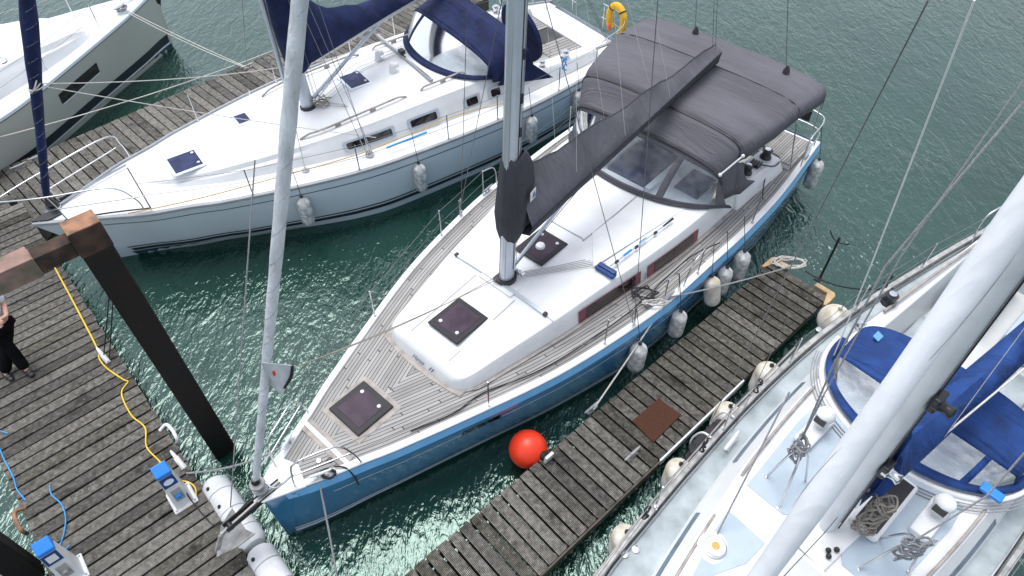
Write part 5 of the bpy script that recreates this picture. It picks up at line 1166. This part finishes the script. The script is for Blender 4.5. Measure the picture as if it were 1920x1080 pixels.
for lbl, c, r_, s_, n_, mt in (('grey rope hank tied to the starboard mast guard of the right-hand yacht', (5.62, .70, 2.58), (.05, .09, .20), 21, 8, 'greyrope'),
                           ('thick brown rope coils hung beside the mast foot of the right-hand yacht', tuple(FD.at(1640, 965, 2.3)), (.12, .09, .36), 23, 14, 'oldrope'),
                           ('tan rope coils on the front of the mast of the right-hand yacht', tuple(FD.at(1572, 930, 2.3)), (.07, .06, .45), 25, 12, 'oldrope'),
                           ('grey rope hank tied to the port mast guard of the right-hand yacht', (5.62, -.78, 2.40), (.16, .05, .18), 27, 9, 'greyrope'),
                           ('tan rope coil lying by the cockpit of the right-hand yacht', (9.2, -1.3, 1.8), (.2, .12, .05), 29, 5, 'oldrope')):
    t_ = loops(FD.w(c), n_, r_, M[mt], 'rope_coil', None, s_, (.06, .06, .1), .012, None)
    tag(t_, lbl, 'rope', 'rope coils on the right-hand yacht')
# ================================================================== fenders
GA = 'fenders along the port side of the blue sloop'
def fA_side(u, v, z, r, L, label, **k):
    q = FA.at(u, v, z); y = -(abs(A.side(q.x, max(.3, z), -1).y) + r + .01) if k.pop('snap', True) else q.y
    top = FA.w((q.x, -(A.b(q.x) - .06), A.zs(q.x) + .55 if k.pop('hi', True) else 1.3))
    return fender(FA.w((q.x, y, z)), r, L, label, GA, top=top, ang=FA.a, **k)
fA_side(1192, 668, .62, .145, .66, 'grey-white fender of the blue sloop nearest its bow, crossed by a mooring line')
fA_side(1266, 605, .66, .135, .62, 'grey-white fender of the blue sloop under its midship cleat')
fA_side(1324, 540, .72, .15, .62, 'stained cream fender with black collar on the blue sloop', m='fender_old', tilt=R(-14))
fA_side(1355, 527, .66, .135, .66, 'grey fender of the blue sloop just behind the stained cream one')
fA_side(1383, 497, .66, .15, .70, 'largest grey fender of the blue sloop, beside the finger end')
fA_side(1520, 325, .62, .14, .72, 'fender hanging at the stern quarter of the blue sloop over open water')
GB = 'fenders along the port side of the white sloop'
for u, v, lbl in ((580, 405, 'white fender of the white sloop nearest its bow'), (793, 338, 'white fender of the white sloop below its long windows'), (992, 240, 'white fender of the white sloop half hidden behind the blue sloop mast'),
                  (1076, 190, 'white fender of the white sloop below the blue rope hank'), (1138, 147, 'white fender at the stern corner of the white sloop')):
    q = FB.at(u, v, .75); q.y = -(abs(B.side(q.x, .75, -1).y) + .14)
    fender(FB.w(q), .135, .68, lbl, GB, top=FB.w((q.x, -(B.b(q.x) - .05), B.zs(q.x) + .5)), ang=FB.a)
GD = 'big fenders between the finger and the right-hand yacht'
for u, v, r, L, ball, lbl in ((1533, 580, .27, .5, True, 'large round white fender of the right-hand yacht at the finger end'), (1405, 692, .20, .75, False, 'cream fender of the right-hand yacht nearest the round one'),
                              (1335, 768, .19, .7, False, 'cream fender of the right-hand yacht beside the folding steps'), (1252, 880, .19, .7, False, 'cream fender of the right-hand yacht below the steps'), (1162, 1012, .19, .7, False, 'cream fender of the right-hand yacht nearest the bottom edge')):
    q = FD.at(u, v, .75); q.y = abs(D.side(q.x, .75, 1).y) + r + .02
    fender(FD.w(q), r, L, lbl, GD, top=FD.w((q.x + .1, D.b(q.x) - .02, D.zs(q.x) + .4)), ang=FD.a, m='fender_old', ball=ball)
# boarding steps hung over the side
q = FD.at(1292, 800, .9)
st = thing('boarding_step', 'dark folding boarding step with white hoops hung beside the right-hand yacht', 'steps', FD.w((q.x, D.b(q.x) + .12, .75)), FD.a)
MB().poly([(-.42, 0), (-.32, .1), (.32, .1), (.42, 0), (.32, -.06), (-.32, -.06)], -.06, .0).build('tread', M['hatchframe'], st, bevel=.01)
MB().poly([(-.42, 0), (-.32, .1), (.32, .1), (.42, 0), (.32, -.06), (-.32, -.06)], .24, .30).build('tread', M['hatchframe'], st, bevel=.01)
for x in (-.25, .25): MB().tube(curve([(x, .02, -.06), (x, .12, .3), (x, .02, .66), (x, -.14, .72)], 5), .016, 7).build('hoop', M['gel'], st, smooth=60)
# red buoy and the dock fenders
bp_ = at(990, 842, .36)
by = thing('mooring_buoy', 'orange-red ball buoy fixed to the finger edge', 'buoy', bp_, FG.a)
MB().ball((0, 0, 0), .30, 28).build('ball', M['red'], by, smooth=60)
MB().cyl((.05, -.25, .10), (.06, -.33, .13), .07, 14).build('collar', M['black'], by, smooth=40)
MB().box((.07, -.37, .12), (.16, .05, .26), Matrix.Rotation(R(8), 3, 'X')).build('bracket_plate', M['pedwhite'], by, bevel=.012)
a0 = MW.loc(at(395, 915, .42)); rolls = (( -.62, .66, 'banded white roll fender on the walkway edge under the anchor'), (.74, 1.9, 'banded white roll fender on the walkway edge at the bottom'))
for x0, x1, lbl in rolls:
    t_ = thing('roll_fender', lbl, 'fender', MW.w((0, 0, 0)), MW.a, 'roll fenders on the walkway edge'); y = .17; z = .40; n_ = 12; xo = a0.x + .55
    prof = [(.02, xo + x0), (.15, xo + x0 + .005), (.2, xo + x0 + .07), (.2, xo + x1 - .07), (.15, xo + x1 - .005), (.02, xo + x1)]
    MB().lathe(prof, 20, Matrix(((0, 0, 1), (1, 0, 0), (0, 1, 0))), (0, y, z)).build('roll', M['pedwhite'], t_, smooth=40)
    k = x0 + .28
    while k < x1 - .1:
        MB().lathe([(.2, xo + k), (.2025, xo + k + .004), (.2025, xo + k + .014), (.2, xo + k + .018)], 20, Matrix(((0, 0, 1), (1, 0, 0), (0, 1, 0))), (0, y, z)).build('band', M['greyrail'], t_)
        MB().cyl((xo + k - .12, y - .10, z + .168), (xo + k - .12, y - .105, z + .1755), .03, 10).build('bolt_hole', M['hatchframe'], t_)
        k += .36
# mat
mt = [at(*q, .462) for q in ((1235, 747), (1277, 778), (1225, 830), (1185, 790))]
tag(MB().poly([(p.x, p.y) for p in mt], .456, .475).build('door_mat', M['coir'], None, bevel=.006), 'square brown coir mat on the finger pontoon', 'mat')
# ================================================================== pedestals and cables
def pedestal(u, v, h, rz_, label, oval):
    p = at(u, v, .5); t = thing('power_pedestal', label, 'pedestal', p, rz_, 'power pedestals on the walkway')
    MB().bb(-.17, .17, -.24, .14, 0, .035).build('base_plate', M['pedwhite'], t, bevel=.014)
    for x in (-.135, .135):
        for y in (-.205, .105): MB().lathe([(.018, 0), (.014, .012)], 8, None, (x, y, .035)).build('bolt', M['galv'], t)
    fy = lambda z: -.20 + .16 * z / h          # the front leans back
    def sec(z, w_): return [Vector((-w_, fy(z), z)), Vector((w_, fy(z), z)), Vector((w_, .10, z)), Vector((-w_, .10, z))]
    MB().grid([sec(.03, .125), sec(h * .5, .11), sec(h * .84, .10)], close=True).build('body', M['pedwhite'], t, bevel=.01)
    a, c = sec(h * .84, .104), sec(h * .90, .104)
    tp = MB().add(a + c[:2] + [Vector((.104, .10, h)), Vector((-.104, .10, h))], [(0, 1, 5, 4), (1, 2, 6, 5), (2, 3, 7, 6), (3, 0, 4, 7), (4, 5, 6, 7), (0, 3, 2, 1)]); tp.build('cap', M['pedblue'], t, bevel=.012)
    def plate(x0, x1, z0, z1, e): return MB().add([Vector((x0, fy(z0) - e, z0)), Vector((x1, fy(z0) - e, z0)), Vector((x1, fy(z1) - e, z1)), Vector((x0, fy(z1) - e, z1))], [(0, 1, 2, 3)])
    pn = plate(-.095, .095, h * .60, h * .835, .006).build('panel', M['peddark'], t, thick=.006)
    if oval:
        zc = h * .715
        MB().add([Vector((.068 * math.cos(q), fy(zc + .05 * math.sin(q)) - .012, zc + .05 * math.sin(q))) for q in [2 * math.pi * k / 24 for k in range(24)]], [tuple(range(24))]).build('badge', M['stripe_white'], pn, thick=.003)
    else: plate(-.06, .06, h * .65, h * .79, .012).build('meter_window', M['pedwhite'], pn, thick=.003)
    sp = plate(-.06, .06, h * .22, h * .50, .01).build('socket_plate', M['galv'], t, thick=.012)
    MB().lathe([(.042, 0), (.042, .03), (.028, .045)], 14, Matrix.Rotation(R(80), 3, 'X'), (0, fy(h * .34) - .012, h * .34)).build('socket', M['pedblue'] if oval else M['galv'], sp, smooth=40)
    return p
pp = pedestal(340, 930, .82, R(40), 'blue and white power pedestal ringed by the yellow cable', True)
pedestal(135, 1068, .82, R(40), 'blue and white power pedestal beside the blue rope at the bottom left', False)
def line(pix, z, r, m, name, label, cat, n=5):
    pts = [at(u, v, z if len(q) < 3 else q[2]) for q in pix for u, v in [q[:2]]]
    return tag(MB().tube(curve(pts, n), r, 6).build(name, M[m], None, smooth=60), label, cat)
line([(84, 468, 1.0), (110, 515, .8), (150, 590, .55), (183, 655), (186, 672), (200, 690), (232, 712), (240, 716), (228, 738), (246, 778), (272, 802), (275, 838), (300, 866), (307, 882), (309, 905), (318, 940), (345, 953), (365, 938), (366, 915), (350, 903), (330, 906), (314, 925), (325, 945), (345, 944)], .515, .013, 'yellow', 'power_cable', 'yellow shore-power cable snaking along the walkway edge to the pedestal', 'cable', 6)
line([(350, 925, .8), (360, 940, .55), (385, 970), (402, 985), (425, 975, .75), (440, 965, 1.0), (470, 935, 1.3)], .515, .009, 'blackrope', 'power_lead', 'thin black lead from the pedestal over the roll fender to the blue sloop', 'cable')
line([(0, 842), (8, 862), (25, 895), (32, 918), (48, 938)], .515, .010, 'bluerope', 'blue_rope', 'short blue rope on the planks at the left edge', 'rope')
line([(93, 910), (97, 928), (115, 945), (123, 970), (120, 1000), (112, 1026), (122, 1030), (131, 1022)], .515, .010, 'bluerope', 'blue_rope', 'curved blue rope leading to the bottom pedestal', 'rope')
line([(0, 808), (15, 813)], .515, .010, 'bluerope', 'blue_rope', 'stub of blue rope at the left edge of the walkway', 'rope')
# ================================================================== mooring lines
def moor(a, b, d, r, m, label, n=14): return tag(MB().tube(sag(a, b, d, n), r, 6).build('mooring_line', M[m], None, smooth=60), label, 'rope')
moor(FA.w((.72, -.30, 1.40)), at(632, 1082, .3), .05, .014, 'greyrope', 'dark bow line dropping from the blue sloop toward the bottom edge')
moor(FA.w((.75, .34, 1.36)), at(350, 887, .55), .18, .016, 'greyrope', 'grey bow line from the blue sloop to the walkway cleat')
moor(FA.w((6.5, -2.08, 1.33)), at(1112, 768, .5), .03, .014, 'rope', 'white spring line from the blue sloop to the finger cleat')
moor(FA.w((6.6, -2.1, 1.33)), at(1480, 500, .52), .05, .014, 'greyrope', 'dark breast line from the blue sloop to the end of the finger')
moor(at(1510, 508, .55), FD.w((10.2, 1.5, 1.4)), .2, .014, 'blackrope', 'black line from the finger end to the right-hand yacht rail')
tag(loops(at(1480, 492, .50), 4, (.33, .14, .01), M['rope'], 'rope_coil', None, 31, (.1, .1, .01), .012), 'white mooring rope turns lying on the end of the finger', 'rope')
moor(FC.w((1.2, .42, 1.66)), at(458, 124, .5), .04, .012, 'rope', 'white bow line from the greige-hulled yacht to the far finger')
moor(FC.w((1.25, .36, 1.66)), at(464, 128, .5), .10, .012, 'rope', 'second white bow line of the greige-hulled yacht, just below the first')
moor(at(-20, 262, 1.2), at(512, 95, .5), .12, .012, 'rope', 'long white line crossing behind the navy furled genoa')
for k, (u, v) in enumerate(((210, 540), (217, 548))):
    moor(at(u - 4, v, 2.2), at(194 + 11 * k, 672, .52), .0, .010, 'blackrope', ('left' if k == 0 else 'right') + ' one of two dark ropes hanging behind the pile to the walkway cleat')
moor(at(478, 300, 5.2), at(432, 950, .6), .0, .009, 'greyrope', 'thin grey line rising from the roll fender past the furled jib')
for (u, v), lbl in (((1628, 500), 'black rope hank on the right-hand yacht rail by the white shroud'), ((1408, 710), 'black rope hank on the right-hand yacht rail above the middle fender'), ((1218, 965), 'black rope hitch on the right-hand yacht rail near the bottom'), ((1312, 825), 'black rope hitch on the right-hand yacht rail above the steps')):
    q = FD.at(u, v, 1.75); tag(loops(FD.w((q.x, D.b(q.x) - .03, 1.72)), 3, (.03, .03, .14), M['blackrope'], 'rope_hank', None, int(u), (.02, .02, .04), .013), lbl, 'rope')
# ================================================================== person at the left edge
hip = at(-4, 606, 1.38); fl = at(14, 704, .5); fr_ = at(52, 696, .5)
pr_ = thing('person', 'person in a white shirt and black trousers standing at the left edge of the walkway', 'person', (hip.x, hip.y, .5), 0)
o3 = Vector((hip.x, hip.y, .5)); Hp = Vector((0, 0, .90)); fwd = Vector((.6, -.45, 0)).normalized(); sdx = Vector((fwd.y, -fwd.x, 0))
def skin_mesh(name, verts, edges, radii, m, parent, root=0, sub=2):
    me = bpy.data.meshes.new(name); me.from_pydata([tuple(v) for v in verts], edges, []); o = bpy.data.objects.new(name, me); scene.collection.objects.link(o); o.parent = parent
    md = o.modifiers.new('skin', 'SKIN'); md.use_smooth_shade = True
    for i, r in enumerate(radii):
        sv = me.skin_vertices[0].data[i]; sv.radius = (r, r) if not isinstance(r, tuple) else r; sv.use_root = (i == root)
    s_ = o.modifiers.new('sub', 'SUBSURF'); s_.levels = sub; s_.render_levels = sub; me.materials.append(m); return o
L_, R_ = fl - o3, fr_ - o3
sh = Hp + Vector((-.02, .02, .52)); nk = Hp + Vector((-.02, .02, .62)); hd_ = nk + Vector((.01, -.02, .16))
v_ = [Hp, Hp + Vector((0, 0, .22)), sh, nk, hd_, hd_ + Vector((0, 0, .10)),
      sh + sdx * .19, sh + sdx * .24 + Vector((0, 0, -.28)), sh + sdx * .14 + fwd * .24 + Vector((0, 0, -.36)), sh + sdx * .02 + fwd * .29 + Vector((0, 0, -.34)),
      sh - sdx * .19, sh - sdx * .24 + Vector((0, 0, -.28)), sh - sdx * .14 + fwd * .24 + Vector((0, 0, -.34)), sh - sdx * .02 + fwd * .28 + Vector((0, 0, -.30)),
      Hp + sdx * .10 + Vector((0, 0, -.06)), (Hp + R_) / 2 + sdx * .04 + fwd * .04, R_ + Vector((0, 0, .07)), R_ + fwd * .17 + Vector((0, 0, .035)),
      Hp - sdx * .10 + Vector((0, 0, -.06)), (Hp + L_) / 2 - sdx * .04 + fwd * .04, L_ + Vector((0, 0, .07)), L_ + fwd * .17 + Vector((0, 0, .035))]
e_ = [(0, 1), (1, 2), (2, 3), (3, 4), (4, 5), (2, 6), (6, 7), (7, 8), (8, 9), (2, 10), (10, 11), (11, 12), (12, 13), (0, 14), (14, 15), (15, 16), (16, 17), (0, 18), (18, 19), (19, 20), (20, 21)]
skin_mesh('body', v_, e_, [(.15, .11), (.14, .10), (.15, .10), .055, .085, .075, .065, .045, .036, .03, .065, .045, .036, .03, .085, .06, .042, .03, .085, .06, .042, .03], M['skin'], pr_)
skin_mesh('shirt', [Hp + Vector((0, 0, -.02)), Hp + Vector((0, 0, .24)), sh, sh + Vector((0, 0, .06)), sh + sdx * .20, sh + sdx * .245 + Vector((0, 0, -.26)), sh - sdx * .20, sh - sdx * .245 + Vector((0, 0, -.26))], [(0, 1), (1, 2), (2, 3), (2, 4), (4, 5), (2, 6), (6, 7)], [(.175, .14), (.165, .13), (.17, .12), .08, .085, .07, .085, .07], M['shirt'], pr_)
tr_v = [Hp + Vector((0, 0, .0)), Hp + sdx * .11 + Vector((0, 0, -.10)), (Hp + R_) / 2 + sdx * .04 + fwd * .03, R_ + Vector((0, 0, .06)), Hp - sdx * .11 + Vector((0, 0, -.10)), (Hp + L_) / 2 - sdx * .04 + fwd * .03, L_ + Vector((0, 0, .06))]
skin_mesh('trousers', tr_v, [(0, 1), (1, 2), (2, 3), (0, 4), (4, 5), (5, 6)], [(.17, .13), .11, .095, .095, .11, .095, .095], M['trousers'], pr_)
for F_ in (R_, L_): MB().ball(F_ + fwd * .09 + Vector((0, 0, .045)), .06, 12, (1, 1, .8)).ball(F_ + fwd * .16 + Vector((0, 0, .04)), .05, 12, (1, 1, .7)).ball(F_ + Vector((0, 0, .05)), .055, 12).build('shoe', M['black'], pr_, smooth=60)
MB().ball(hd_ + Vector((-.01, .015, .05)), .115, 16, (.95, 1, 1.05)).build('hair', M['hair'], pr_, smooth=60)
MB().ball(hd_ + fwd * .10 + Vector((0, 0, -.01)), .016, 8).build('nose', M['skin'], pr_, smooth=60)
for s_ in (-1, 1):
    MB().ball(hd_ + fwd * .085 + sdx * .03 * s_ + Vector((0, 0, .02)), .010, 8).build('eye', M['black'], pr_, smooth=60)
    MB().ball(hd_ + sdx * .095 * s_, .022, 8, (.6, 1, 1.3)).build('ear', M['skin'], pr_, smooth=60)
    c_ = v_[9] if s_ > 0 else v_[13]
    hnd = MB()
    for k in range(4): hnd.tube(curve([c_ + sdx * (.024 - .016 * k) * 1.0, c_ + fwd * .05 + sdx * (.024 - .016 * k) - Vector((0, 0, .01)), c_ + fwd * (.075 - .008 * abs(k - 1)) + sdx * (.024 - .016 * k) - Vector((0, 0, .04))], 3), .009, 6)
    hnd.tube([c_ - fwd * .01, c_ + fwd * .03 - sdx * .05 * s_, c_ + fwd * .055 - sdx * .05 * s_], .010, 6); hnd.build('hand', M['skin'], pr_, smooth=60)
scene.render.engine = 'CYCLES'
